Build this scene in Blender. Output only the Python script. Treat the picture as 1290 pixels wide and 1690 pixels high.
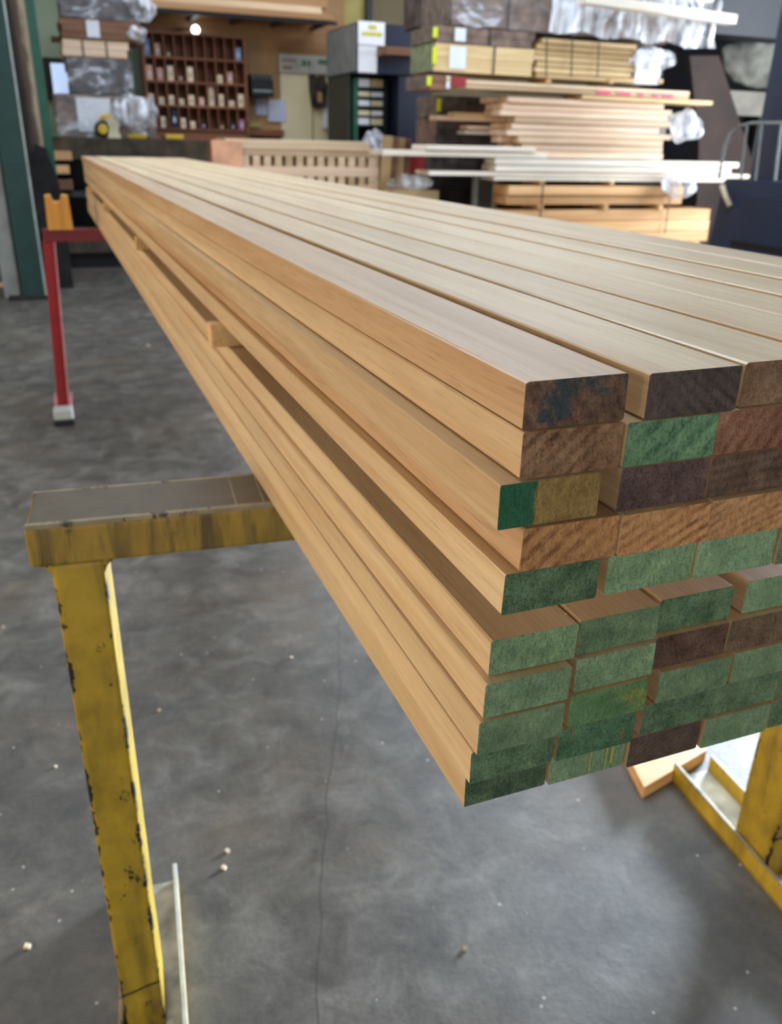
import bpy, bmesh, math, random
from mathutils import Vector, Matrix, noise
for o in list(bpy.data.objects): bpy.data.objects.remove(o)
S = bpy.context.scene
COL = S.collection
R = random.Random(7)
PI = math.pi

# ------------------------------------------------------------------ camera
K = 0.72
FPX, YAW, PITCH, ROLL = 1366.23, 0.379235, 0.419649, -0.023906
CX, CY, CZ = -0.308337*K, -0.513232*K, 0.156076*K
Fv = Vector((math.sin(YAW)*math.cos(PITCH), math.cos(YAW)*math.cos(PITCH), -math.sin(PITCH)))
R0 = Vector((math.cos(YAW), -math.sin(YAW), 0)); D0 = Fv.cross(R0)
Rv = R0*math.cos(ROLL) + D0*math.sin(ROLL); Dv = -R0*math.sin(ROLL) + D0*math.cos(ROLL)
cam = bpy.data.cameras.new('camera'); camo = bpy.data.objects.new('camera', cam); COL.objects.link(camo)
m3 = Matrix((Rv, -Dv, -Fv)).transposed()
camo.matrix_world = Matrix.Translation((CX, CY, CZ)) @ m3.to_4x4()
cam.sensor_fit = 'VERTICAL'; cam.sensor_height = 36.0; cam.lens = FPX*36.0/1690.0
cam.clip_start = 0.02; cam.clip_end = 200
cam.dof.use_dof = True; cam.dof.focus_distance = 0.52; cam.dof.aperture_fstop = 10.0
S.camera = camo

def P(u, v, Y):
    """world x, z of the photo point (u, v) on the vertical plane y = Y"""
    d = Fv + Rv*((u-645)/FPX) + Dv*((v-845)/FPX)
    t = (Y-CY)/d.y
    return CX+d.x*t, CZ+d.z*t

# ------------------------------------------------------------------ light, exposure
w = bpy.data.worlds.new('world'); S.world = w; w.use_nodes = True
w.node_tree.nodes['Background'].inputs[0].default_value = (0.62, 0.76, 1.0, 1)
w.node_tree.nodes['Background'].inputs[1].default_value = 1.2
def area(name, loc, aim, sx, sy, power, col, spread=PI):
    l = bpy.data.lights.new(name, 'AREA'); l.shape = 'RECTANGLE'; l.size = sx; l.size_y = sy
    l.energy = power; l.color = col; l.spread = spread
    o = bpy.data.objects.new(name, l); COL.objects.link(o); o.location = loc
    o.rotation_euler = (Vector(aim)-Vector(loc)).to_track_quat('-Z', 'Y').to_euler()
    return o
area('far_door_daylight', (8.4, 4.9, 0.9), (0, 5.4, 0.0), 3.2, 3.6, 620, (0.84, 0.92, 1.0))
area('near_door_daylight', (5.15, 3.25, -0.42), (0.8, 0.6, -1.2), 1.3, 0.9, 540, (0.70, 0.83, 1.0), 1.9)
area('skylight_daylight', (1.6, 3.6, 3.5), (1.6, 3.6, 0), 5.0, 5.0, 305, (0.72, 0.86, 1.0))
area('rear_fill_light', (3.0, 8.6, 3.5), (3.0, 8.6, 0), 6.0, 2.6, 120, (0.95, 0.97, 1.0))  # added fill lamp that brightens the background
area('side_door_daylight', (-4.4, 2.0, 0.2), (0, 2.0, -0.2), 5.0, 2.6, 182, (1.0, 0.73, 0.42))
area('front_fill_light', (-0.5, -3.9, 0.2), (0.3, 0, -0.2), 3.0, 2.4, 68, (1.0, 0.93, 0.82))  # added fill lamp behind the camera, lifts the dark board ends
S.view_settings.view_transform = 'Standard'; S.view_settings.look = 'None'
S.view_settings.gamma = 1; S.view_settings.use_curve_mapping = False
S.view_settings.exposure = 0.0

# ------------------------------------------------------------------ materials
def lin(c):
    return tuple(((x/255)/12.92 if x/255 <= 0.04045 else (((x/255)+0.055)/1.055)**2.4) for x in c) + (1,)
def newmat(name):
    m = bpy.data.materials.new(name); m.use_nodes = True
    return m, m.node_tree.nodes, m.node_tree.links, m.node_tree.nodes['Principled BSDF']
def mapped(n, l, scale, rnd=True, coord='Object', loc=(0,0,0), rot=(0,0,0)):
    tc = n.new('ShaderNodeTexCoord'); mp = n.new('ShaderNodeMapping')
    mp.inputs['Scale'].default_value = scale; mp.inputs['Rotation'].default_value = rot
    mp.inputs['Location'].default_value = loc
    if rnd:
        oi = n.new('ShaderNodeObjectInfo'); mu = n.new('ShaderNodeMath'); mu.operation = 'MULTIPLY'; mu.inputs[1].default_value = 37.0
        l.new(oi.outputs['Random'], mu.inputs[0]); ad = n.new('ShaderNodeVectorMath'); ad.operation = 'ADD'
        l.new(tc.outputs[coord], ad.inputs[0]); l.new(mu.outputs[0], ad.inputs[1]); l.new(ad.outputs[0], mp.inputs[0])
    else: l.new(tc.outputs[coord], mp.inputs[0])
    return mp.outputs[0]
def noise_n(n, l, vec, scale=1, detail=4, rough=.55, dist=0):
    t = n.new('ShaderNodeTexNoise'); t.inputs['Scale'].default_value = scale; t.inputs['Detail'].default_value = detail
    t.inputs['Roughness'].default_value = rough; t.inputs['Distortion'].default_value = dist; l.new(vec, t.inputs['Vector'])
    return t.outputs[0]
def ramp(n, l, fac, stops):
    r = n.new('ShaderNodeValToRGB'); e = r.color_ramp.elements
    e[0].position, e[0].color = stops[0]; e[1].position, e[1].color = stops[-1]
    for p, c in stops[1:-1]:
        q = e.new(p); q.color = c
    l.new(fac, r.inputs[0]); return r.outputs[0]
def mix(n, l, fac, a, b, mode='MIX'):
    x = n.new('ShaderNodeMix'); x.data_type = 'RGBA'; x.blend_type = mode
    for s, v in ((x.inputs[0], fac), (x.inputs[6], a), (x.inputs[7], b)):
        if isinstance(v, (int, float, tuple)): s.default_value = v
        else: l.new(v, s)
    return x.outputs[2]
def mth(n, l, op, a, b=0.0, clamp=False):
    x = n.new('ShaderNodeMath'); x.operation = op; x.use_clamp = clamp
    for s, v in ((x.inputs[0], a), (x.inputs[1], b)):
        if isinstance(v, (int, float)): s.default_value = v
        else: l.new(v, s)
    return x.outputs[0]
def bump(n, l, h, bs, strength=.3, dist=.002):
    b = n.new('ShaderNodeBump'); b.inputs['Strength'].default_value = strength; b.inputs['Distance'].default_value = dist
    l.new(h, b.inputs['Height']); l.new(b.outputs[0], bs.inputs['Normal'])
G = lambda v: (v, v, v, 1)

def plain(name, c, rough=.6, metal=0, var=.12, vscale=6, spec=.4):
    m, n, l, b = newmat(name)
    v = mapped(n, l, (1,1,1)); f = noise_n(n, l, v, vscale, 3)
    c = lin(c); d = tuple(x*(1-var*2) for x in c[:3])+(1,); e = tuple(min(1, x*(1+var)) for x in c[:3])+(1,)
    l.new(ramp(n, l, f, [(.3, d), (.7, e)]), b.inputs['Base Color'])
    b.inputs['Roughness'].default_value = rough; b.inputs['Metallic'].default_value = metal
    b.inputs['Specular IOR Level'].default_value = spec
    return m

def wood(name, light, dark, rough=.42, axis='Y', spec=.5, scale=1.0, varv=.18, fine=.55, pores=0):
    kf = fine
    m, n, l, b = newmat(name)
    s = 1.3*scale
    sc = {'Y': (38*s, 1.6*s, 38*s), 'X': (1.6*s, 38*s, 38*s), 'Z': (38*s, 38*s, 1.6*s)}[axis]
    fs = {'Y': (420*s, 9*s, 420*s), 'X': (9*s, 420*s, 420*s), 'Z': (420*s, 420*s, 9*s)}[axis]
    f1 = noise_n(n, l, mapped(n, l, sc), 1, 5, .6, .6)
    f2 = noise_n(n, l, mapped(n, l, fs), 1, 3, .6)
    f3 = noise_n(n, l, mapped(n, l, tuple(x*.14 for x in sc)), 1, 3, .5, 1.2)
    base = ramp(n, l, f1, [(.28, lin(dark)), (.62, lin(light))])
    fine = ramp(n, l, f2, [(.35, G(.78)), (.62, G(1.06))])
    c = mix(n, l, kf, base, fine, 'MULTIPLY')
    if pores:
        pn = noise_n(n, l, mapped(n, l, (620, 26, 620)), 1, 2, .5)
        c = mix(n, l, pores, c, ramp(n, l, pn, [(.30, G(.62)), (.42, G(1))]), 'MULTIPLY')
    blot = ramp(n, l, f3, [(.35, (.86, .80, .74, 1)), (.6, G(1.05))])
    c = mix(n, l, .6, c, blot, 'MULTIPLY')
    oi = n.new('ShaderNodeObjectInfo')
    tone = ramp(n, l, oi.outputs['Random'], [(0, (1-varv, 1-varv*1.2, 1-varv*1.5, 1)), (.5, (1, .98, .96, 1)), (1, (1.0+varv*.3, 1.0+varv*.25, 1.0+varv*.2, 1))])
    c = mix(n, l, 1.0, c, tone, 'MULTIPLY')
    l.new(c, b.inputs['Base Color']); b.inputs['Roughness'].default_value = rough
    b.inputs['Specular IOR Level'].default_value = spec
    bump(n, l, f2, b, .12, .0006)
    return m

W_BOARD = wood('planed_timber', (226, 202, 162), (208, 174, 130), .34, spec=.8, fine=.40, varv=.10, pores=.5)
W_BOARD_D = wood('planed_timber_reddish', (208, 176, 136), (184, 144, 102), .36, spec=.7, fine=.45, varv=.05, pores=.6)
W_DUN = wood('rough_stick', (222, 186, 128), (186, 142, 84), .6)
W_PALEX = wood('pale_timber_lengthways', (240, 218, 186), (210, 178, 142), .6, 'X', .3, .35, varv=.26)
W_PINKX = wood('pinkish_timber_lengthways', (240, 214, 188), (212, 172, 140), .65, 'X', .3, .35, varv=.26)
W_WHITEX = wood('whitish_timber_lengthways', (244, 236, 222), (216, 202, 182), .6, 'X', .3, .35, .06)
W_YELX = wood('yellowish_timber_lengthways', (234, 206, 156), (194, 158, 108), .6, 'X', .3, .35, varv=.26)
W_BROWNX = wood('brown_timber_lengthways', (142, 104, 80), (96, 68, 52), .7, 'X', .3, .35)
W_ORNX = wood('orange_timber_lengthways', (240, 196, 144), (214, 158, 104), .6, 'X', .3, .35, varv=.26)
W_PLY = wood('brown_plywood', (168, 130, 90), (134, 98, 64), .6, 'X', .3, .12)
W_SHELF = wood('dark_red_shelf_wood', (138, 88, 60), (100, 62, 44), .6, 'X', .3, .2)
W_BLOCK = wood('yellow_block_wood', (226, 170, 84), (190, 130, 54), .6, 'Z', .3, .4)

def end_mat(name, c1, c2, ring=None, rstr=.6, ang=.8, patch=None, pt=.55, pside=None, pits=.6, ringscale=140, ctr=(.05,0,-.12)):
    """sawn board end: colour from noise, growth rings, paint patches, pits"""
    m, n, l, b = newmat(name)
    v = mapped(n, l, (1,1,1), rnd=True)
    vo = mapped(n, l, (1,1,1), rnd=False)
    f = noise_n(n, l, v, 55, 6, .65)
    up = lambda q: tuple(min(245, x*1.04+2) for x in q)
    c1, c2 = up(c1), up(c2); ring = up(ring) if ring else None; patch = up(patch) if patch else None
    c = ramp(n, l, f, [(.30, lin(c2)), (.66, lin(c1))])
    big = noise_n(n, l, v, 26, 3, .5)
    c = mix(n, l, .5, c, ramp(n, l, big, [(.34, G(.74)), (.6, G(1.12))]), 'MULTIPLY')
    if ring:
        wv = n.new('ShaderNodeTexWave'); wv.wave_type = 'BANDS'; wv.bands_direction = 'X'
        mp = n.new('ShaderNodeMapping'); mp.inputs['Rotation'].default_value = (0, -ang, 0); l.new(vo, mp.inputs[0])
        l.new(mp.outputs[0], wv.inputs['Vector']); wv.inputs['Scale'].default_value = ringscale*.52
        wv.inputs['Distortion'].default_value = 3.4; wv.inputs['Detail'].default_value = 2; wv.inputs['Detail Scale'].default_value = .5
        rf = ramp(n, l, wv.outputs['Fac'], [(.35, G(0)), (.85, G(1))])
        br = ramp(n, l, noise_n(n, l, v, 160, 4, .7), [(.40, G(0.25)), (.6, G(1))])
        rf = mth(n, l, 'MULTIPLY', rf, ramp(n, l, noise_n(n, l, v, 20, 2), [(.35, G(.15)), (.6, G(1))])); rf = mth(n, l, 'MULTIPLY', rf, br); rf = mth(n, l, 'MULTIPLY', rf, rstr)
        c = mix(n, l, rf, c, lin(ring))
    if patch:
        pf = noise_n(n, l, v, 38, 5, .65)
        if pside is not None:
            sx = n.new('ShaderNodeSeparateXYZ'); l.new(vo, sx.inputs[0])
            pm = mth(n, l, 'ADD', mth(n, l, 'MULTIPLY', mth(n, l, 'SUBTRACT', pside, sx.outputs[0]), 60), mth(n, l, 'SUBTRACT', pf, .45))
            pm = mth(n, l, 'MULTIPLY', pm, 7, True)
        else:
            pm = ramp(n, l, pf, [(pt-.03, G(0)), (pt+.05, G(.9))])
        c = mix(n, l, pm, c, lin(patch))
    vo2 = n.new('ShaderNodeTexVoronoi'); vo2.inputs['Scale'].default_value = 420; l.new(v, vo2.inputs['Vector'])
    sp = noise_n(n, l, v, 700, 3, .7)
    pit = ramp(n, l, sp, [(.36, G(.30)), (.50, G(1))])
    c = mix(n, l, pits, c, pit, 'MULTIPLY')
    fb = noise_n(n, l, mapped(n, l, (560, 300, 170), rnd=True, rot=(0, ang, 0)), 1, 4, .7, 1.2)
    c = mix(n, l, .8, c, ramp(n, l, fb, [(.36, G(.55)), (.50, G(.98)), (.66, G(1.18))]), 'MULTIPLY')
    oi = n.new('ShaderNodeObjectInfo')
    c = mix(n, l, 1.0, c, ramp(n, l, oi.outputs['Random'], [(0, G(.72)), (1, G(1.14))]), 'MULTIPLY')
    l.new(c, b.inputs['Base Color']); b.inputs['Roughness'].default_value = .75; b.inputs['Specular IOR Level'].default_value = .25
    sp = mth(n, l, 'ADD', mth(n, l, 'MULTIPLY', sp, .6), fb)
    h = mth(n, l, 'ADD', sp, mth(n, l, 'MULTIPLY', f, .8))
    bump(n, l, h, b, .7, .0012)
    return m
E_GREEN = [end_mat('green_wax_end', (124, 150, 110), (86, 110, 82)),
           end_mat('green_wax_end_smooth', (128, 154, 116), (102, 128, 96), pits=.45),
           end_mat('green_wax_end_dark', (100, 126, 92), (58, 80, 58), pits=.9),
           end_mat('green_wax_end_ringed', (116, 152, 114), (90, 124, 92), ring=(40, 74, 54), rstr=.8, ang=.9, ringscale=45),
           end_mat('green_wax_end_yellowed', (106, 142, 92), (76, 110, 72), patch=(124, 134, 70), pt=.56, pits=.6),
           end_mat('green_wax_end_bare_specks', (90, 128, 92), (50, 80, 58), patch=(112, 86, 60), pt=.64, pits=1.0)]
E_BROWN = {
 '1a': end_mat('dark_end_blue_stain', (132, 100, 78), (78, 58, 48), ring=(44, 34, 34), rstr=.8, ang=-.7, patch=(52, 68, 72), pt=.56, ringscale=60),
 '1b': end_mat('blackened_end', (98, 84, 76), (64, 56, 56), ring=(40, 36, 36), rstr=.7, ang=-.9, ringscale=90, pits=.45),
 '1c': end_mat('brown_end_blue_patch', (160, 126, 98), (112, 84, 62), patch=(66, 92, 98), pt=.60),
 '2a': end_mat('ringed_end', (166, 130, 98), (128, 92, 64), ring=(78, 44, 32), rstr=.9, ang=.85, ringscale=75),
 '2c': end_mat('red_brown_ringed_end', (166, 122, 96), (126, 84, 62), ring=(86, 50, 40), rstr=.8, ang=.6, ringscale=65),
 '3a': end_mat('half_green_end', (168, 140, 82), (128, 100, 54), patch=(46, 104, 72), pside=.024, pits=.5),
 '3b': end_mat('purple_brown_end', (98, 78, 74), (60, 46, 44), patch=(134, 108, 86), pt=.66, pits=.8),
 '3c': end_mat('grey_brown_end', (128, 102, 84), (88, 68, 56), ring=(60, 46, 40), rstr=.5, ang=1.5, ringscale=90),
 '4a': end_mat('tan_diagonal_ringed_end', (204, 152, 98), (174, 122, 74), ring=(118, 70, 44), rstr=.9, ang=.9, ringscale=60, pits=.35),
 '4b': end_mat('tan_arched_ringed_end', (204, 154, 102), (174, 122, 76), ring=(112, 66, 46), rstr=.8, ang=1.1, ringscale=80, pits=.35),
 '4c': end_mat('tan_fine_ringed_end', (198, 150, 102), (166, 120, 76), ring=(108, 70, 50), rstr=.7, ang=1.2, ringscale=100, pits=.35),
 '7c': end_mat('rough_dark_brown_end', (108, 82, 68), (70, 50, 42), pits=.9),
 '7d': end_mat('rough_brown_end', (120, 98, 76), (78, 62, 48), pits=.8),
 '9b': None, '10c': end_mat('dull_brown_end', (96, 78, 66), (66, 54, 46), ring=(46, 38, 34), rstr=.5, ang=1.0, pits=.5),
}

# ------------------------------------------------------------------ mesh helpers
class MB:
    def __init__(s): s.bm = bmesh.new()
    def box(s, x0, x1, y0, y1, z0, z1, bev=0, M=None, mi=0):
        r = bmesh.ops.create_cube(s.bm, size=1)
        vs = r['verts']
        bmesh.ops.scale(s.bm, vec=(abs(x1-x0), abs(y1-y0), abs(z1-z0)), verts=vs)
        bmesh.ops.translate(s.bm, vec=((x0+x1)/2, (y0+y1)/2, (z0+z1)/2), verts=vs)
        fs = list({f for v in vs for f in v.link_faces})
        for f in fs: f.material_index = mi
        if bev > 0:
            es = list({e for v in vs for e in v.link_edges})
            rr = bmesh.ops.bevel(s.bm, geom=es, offset=bev, segments=2, profile=.5, affect='EDGES')
            vs = list({v for f in rr['faces'] for v in f.verts} | {v for v in vs if v.is_valid})
        if M is not None: bmesh.ops.transform(s.bm, matrix=M, verts=vs)
        return s
    def bar(s, a, b, wx, wy, up=(0,0,1), bev=0):
        a = Vector(a); b = Vector(b); d = b-a; L = d.length
        zq = d.normalized(); u = Vector(up)
        if abs(zq.dot(u)) > .99: u = Vector((0,1,0))
        xq = u.cross(zq).normalized(); yq = zq.cross(xq)
        M = Matrix.Translation((a+b)/2) @ Matrix((xq, yq, zq)).transposed().to_4x4()
        return s.box(-wx/2, wx/2, -wy/2, wy/2, -L/2, L/2, bev, M)
    def tube(s, pts, r, seg=8):
        pts = [Vector(p) for p in pts]; rings = []
        for i, p in enumerate(pts):
            d = (pts[min(i+1, len(pts)-1)]-pts[max(i-1, 0)]).normalized()
            u = Vector((0,1,0)) if abs(d.y) < .9 else Vector((1,0,0))
            a = d.cross(u).normalized(); b = d.cross(a)
            rings.append([s.bm.verts.new(p+a*r*math.cos(t*2*PI/seg)+b*r*math.sin(t*2*PI/seg)) for t in range(seg)])
        for q in range(len(rings)-1):
            for t in range(seg):
                s.bm.faces.new((rings[q][t], rings[q][(t+1)%seg], rings[q+1][(t+1)%seg], rings[q+1][t]))
        s.bm.faces.new(rings[0]); s.bm.faces.new(rings[-1][::-1]); return s
    def lathe(s, prof, c=(0,0,0), axis='Z', seg=20):
        rings = []
        for r, h in prof:
            ring = []
            for t in range(seg):
                a = t*2*PI/seg; q = (r*math.cos(a), r*math.sin(a), h)
                if axis == 'Y': q = (q[0], q[2], q[1])
                if axis == 'X': q = (q[2], q[0], q[1])
                ring.append(s.bm.verts.new(Vector(q)+Vector(c)))
            rings.append(ring)
        for q in range(len(rings)-1):
            for t in range(seg): s.bm.faces.new((rings[q][t], rings[q][(t+1)%seg], rings[q+1][(t+1)%seg], rings[q+1][t]))
        s.bm.faces.new(rings[0]); s.bm.faces.new(rings[-1]); return s
    def prism(s, poly, y0, y1, M=None):
        """polygon in x, z pushed along y"""
        a = [s.bm.verts.new((x, y0, z)) for x, z in poly]; b = [s.bm.verts.new((x, y1, z)) for x, z in poly]
        s.bm.faces.new(a); s.bm.faces.new(b[::-1]); k = len(poly)
        for i in range(k): s.bm.faces.new((a[i], b[i], b[(i+1)%k], a[(i+1)%k]))
        if M is not None: bmesh.ops.transform(s.bm, matrix=M, verts=a+b)
        return s
    def build(s, name, mats, parent=None, loc=(0,0,0), rz=0, smooth=False, mod=None):
        bmesh.ops.recalc_face_normals(s.bm, faces=s.bm.faces)
        me = bpy.data.meshes.new(name); s.bm.to_mesh(me); s.bm.free()
        for m in (mats if isinstance(mats, (list, tuple)) else [mats]): me.materials.append(m)
        if smooth:
            for p in me.polygons: p.use_smooth = True
        o = bpy.data.objects.new(name, me); COL.objects.link(o); o.location = loc; o.rotation_euler = (0, 0, rz)
        if parent: o.parent = parent
        return o
def tag(o, label=None, cat=None, group=None, kind=None):
    if label: o['label'] = label
    if cat: o['category'] = cat
    if group: o['group'] = group
    if kind: o['kind'] = kind
    return o
def empty(name, loc, rz, label, cat, group=None):
    o = bpy.data.objects.new(name, None); COL.objects.link(o); o.location = loc; o.rotation_euler = (0, 0, rz)
    o.empty_display_size = .1
    return tag(o, label, cat, group)
def cbox(name, x0, x1, y0, y1, z0, z1, mat, bev=0, parent=None, origin=None):
    """a box whose origin is its base centre (or parent-relative when parented)"""
    if parent is not None:
        return MB().box(x0, x1, y0, y1, z0, z1, bev).build(name, mat, parent)
    c = ((x0+x1)/2, (y0+y1)/2, min(z0, z1))
    return MB().box(x0-c[0], x1-c[0], y0-c[1], y1-c[1], z0-c[2], z1-c[2], bev).build(name, mat, None, c)
def rect(u0, v0, u1, v1, Y):
    vm = (v0+v1)/2; um = (u0+u1)/2
    return P(u0, vm, Y)[0], P(u1, vm, Y)[0], P(um, v1, Y)[1], P(um, v0, Y)[1]
ORD = ['zeroth','first','second','third','fourth','fifth','sixth','seventh','eighth','ninth','tenth','eleventh','twelfth']
FLOOR = -1.76*K

# ------------------------------------------------------------------ the setting
def concrete():
    m, n, l, b = newmat('worn_concrete')
    v = mapped(n, l, (1,1,1), rnd=False)
    f1 = noise_n(n, l, v, 1.6, 6, .62, .8); f2 = noise_n(n, l, v, 9, 6, .65, .5); f3 = noise_n(n, l, v, 60, 5, .7); f4 = noise_n(n, l, v, .7, 2)
    c = ramp(n, l, f2, [(.30, lin((66, 62, 56))), (.52, lin((88, 84, 77))), (.72, lin((112, 108, 101)))])
    c = mix(n, l, .7, c, ramp(n, l, f1, [(.32, G(.58)), (.5, G(.92)), (.68, G(1.30))]), 'MULTIPLY')
    c = mix(n, l, .5, c, ramp(n, l, f3, [(.34, G(.72)), (.6, G(1.06))]), 'MULTIPLY')
    brown = noise_n(n, l, mapped(n, l, (1,1,1), rnd=False, loc=(5,3,0)), 2.3, 5, .6)
    c = mix(n, l, ramp(n, l, brown, [(.5, G(0)), (.72, G(.35))]), c, lin((112, 92, 70)))
    # pale scuffs
    vo = mapped(n, l, (1, 3, 1), rnd=False, rot=(0, 0, .5))
    sc = noise_n(n, l, vo, 5, 8, .78, 1.6)
    c = mix(n, l, ramp(n, l, sc, [(.60, G(0)), (.74, G(.30))]), c, lin((150, 146, 140)))
    # paint and plaster specks
    vr = n.new('ShaderNodeTexVoronoi'); vr.inputs['Scale'].default_value = 17; vr.inputs['Randomness'].default_value = 1; l.new(v, vr.inputs['Vector'])
    k = ramp(n, l, vr.outputs['Distance'], [(.035, G(.75)), (.06, G(0))])
    c = mix(n, l, k, c, lin((186, 182, 176)))
    # joints and cracks
    tc = n.new('ShaderNodeTexCoord'); sx = n.new('ShaderNodeSeparateXYZ')
    wob = noise_n(n, l, v, 3, 3)
    l.new(tc.outputs['Object'], sx.inputs[0])
    def line(expr, wdt, st):
        return mth(n, l, 'MULTIPLY', mth(n, l, 'LESS_THAN', mth(n, l, 'ABSOLUTE', expr), wdt), st)
    yw = mth(n, l, 'ADD', sx.outputs[1], mth(n, l, 'MULTIPLY', wob, .08))
    xw = mth(n, l, 'ADD', sx.outputs[0], mth(n, l, 'MULTIPLY', wob, .07))
    xs = mth(n, l, 'SUBTRACT', xw, mth(n, l, 'MULTIPLY', sx.outputs[1], .36))
    e1 = line(mth(n, l, 'SUBTRACT', yw, 5.30), .014, .55)
    e2 = line(mth(n, l, 'ADD', xs, .13), .0022, .6)
    e3 = line(mth(n, l, 'SUBTRACT', yw, 3.55), .004, .25)
    tot = mth(n, l, 'ADD', mth(n, l, 'ADD', e1, e2), e3, True)
    c = mix(n, l, tot, c, lin((52, 48, 46)))
    l.new(c, b.inputs['Base Color'])
    l.new(ramp(n, l, f2, [(.3, G(.42)), (.7, G(.60))]), b.inputs['Roughness'])
    b.inputs['Specular IOR Level'].default_value = .45
    h = mth(n, l, 'ADD', f3, mth(n, l, 'MULTIPLY', f2, 1.5)); bump(n, l, h, b, .25, .003)
    return m
def struct(o): o['kind'] = 'structure'; return o
X0, X1, Y0, Y1, ZT = -4.6, 8.6, -4.0, 12.0, 3.6
CONC = concrete()
struct(MB().box(X0-.2, X1+.2, Y0-.2, Y1+.2, FLOOR-.15, FLOOR).build('floor', CONC))
M_GREENWALL = plain('pale_green_wall_paint', (158, 174, 148), .7, vscale=2)
M_BEIGEWALL = plain('beige_wall_paint', (150, 134, 104), .7, vscale=2)
M_YELWALL = plain('yellowed_wall_paint', (186, 172, 100), .7, vscale=2)
M_GREYWALL = plain('grey_sheet_wall', (126, 122, 114), .7, vscale=1)
M_DARKWALL = plain('dark_sheet_wall', (44, 46, 54), .7, vscale=1)
M_ROOF = plain('roof_sheet', (96, 94, 90), .7, vscale=1)
struct(MB().box(X0, 4.2, Y1, Y1+.2, FLOOR, ZT).build('wall_back', M_GREENWALL))
struct(MB().box(4.2, X1+.2, Y1, Y1+.2, FLOOR, ZT).build('wall_far_right', M_BEIGEWALL))
struct(MB().box(X0, -2.1, Y0-.2, Y0, FLOOR, ZT).box(1.1, X1+.2, Y0-.2, Y0, FLOOR, ZT).box(-2.1, 1.1, Y0-.2, Y0, 1.5, ZT).build('wall_front', M_GREYWALL))  # middle opening made for the added front fill lamp
wl = MB().box(X0-.2, X0, Y0-.2, -.6, FLOOR, ZT).box(X0-.2, X0, 4.6, Y1+.2, FLOOR, ZT).box(X0-.2, X0, -.6, 4.6, 1.6, ZT)
struct(wl.build('wall_left', M_GREYWALL))
wr = MB().box(X1, X1+.2, 3.0, 3.3, FLOOR, ZT).box(X1, X1+.2, 6.5, Y1+.2, FLOOR, ZT).box(X1, X1+.2, 3.3, 6.5, 2.8, ZT)
struct(MB().box(5.2, 5.35, Y0-.2, 2.5, FLOOR, ZT).box(5.2, 5.35, 4.0, 4.1, FLOOR, ZT).box(5.2, 5.35, 2.5, 4.0, .45, ZT).box(5.2, 5.35, 2.5, 4.0, FLOOR, -.98).build('wall_near_right', M_GREYWALL))
struct(wr.build('wall_right', M_DARKWALL))
rf = MB().box(X0-.2, X1+.2, Y0-.2, 1.0, ZT, ZT+.1).box(X0-.2, X1+.2, 6.2, 7.2, ZT, ZT+.1).box(X0-.2, X1+.2, 10.0, Y1+.2, ZT, ZT+.1)
rf.box(X0-.2, -1.0, 1.0, 6.2, ZT, ZT+.1).box(4.2, X1+.2, 1.0, 6.2, ZT, ZT+.1).box(X0-.2, -.1, 7.2, 10.0, ZT, ZT+.1).box(6.1, X1+.2, 7.2, 10.0, ZT, ZT+.1)
struct(rf.build('ceiling', M_ROOF))

# ------------------------------------------------------------------ the big stack of boards
BW, BT, GAP = .09*K, .03858*K-.0008, .0486*K
FIT = {
 1: [(0,0),(.1051,-.0058),(.2047,.0004),(.304,.002),(.398,.0),(.504,-.003),(.614,.004),(.712,.0)],
 2: [(-.0002,-.0023),(.0909,-.0051),(.1826,-.0044)],
 3: [(-.0183,-.006),(.0918,-.0052),(.1829,-.0047)],
 4: [(.0035,-.0092),(.0936,-.0114),(.1848,-.0107)],
 5: [(-.0084,-.0076),(.0906,-.0071),(.1815,-.0086)],
 6: [(.0053,.0287),(.0992,.0313),(.1946,.039),(.3039,.0402)],
 7: [(-.0021,.0197),(.0973,.0264),(.1924,.0324),(.2835,.0325)],
 8: [(-.0057,.0171),(.0931,.0226),(.1991,.0265),(.2951,.0287)],
 9: [(-.0088,.0237),(.0852,.0236),(.1881,.0279),(.2785,.0297)],
 10: [(-.0062,.035),(.0865,.033),(.1780,.0281),(.2715,.0259),(.3657,.028)]}
GREENPICK = {(2,1):3, (5,0):2,(5,1):0,(5,2):1,(5,3):0,(6,0):0,(6,1):0,(6,2):2,(6,3):1,(7,0):1,(7,1):0,(8,0):1,(8,1):4,(8,2):0,(8,3):1,
 (9,0):2,(9,1):5,(9,2):2,(9,3):0,(10,0):2,(10,1):1,(10,3):1,(10,4):2}
ENDWORD = {'1a':'dark brown, blue-stained end', '1b':'almost black end', '1c':'brown end with a blue patch', '2a':'brown end with bold dark rings',
 '2c':'reddish ringed end', '3a':'end half green and half yellow-brown', '3b':'dark purplish brown end', '3c':'grey-brown end',
 '4a':'tan diagonally ringed end', '4b':'tan arched-ringed end', '4c':'tan fine-ringed end', '7c':'rough dark brown end', '7d':'rough brown end', '10c':'dull brown end'}
GWORD = ['rough green end', 'smooth green end', 'dark green end', 'green end with dark rings', 'yellowed green end', 'green end with bare brown specks']
LEN = 7.3*K
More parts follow.
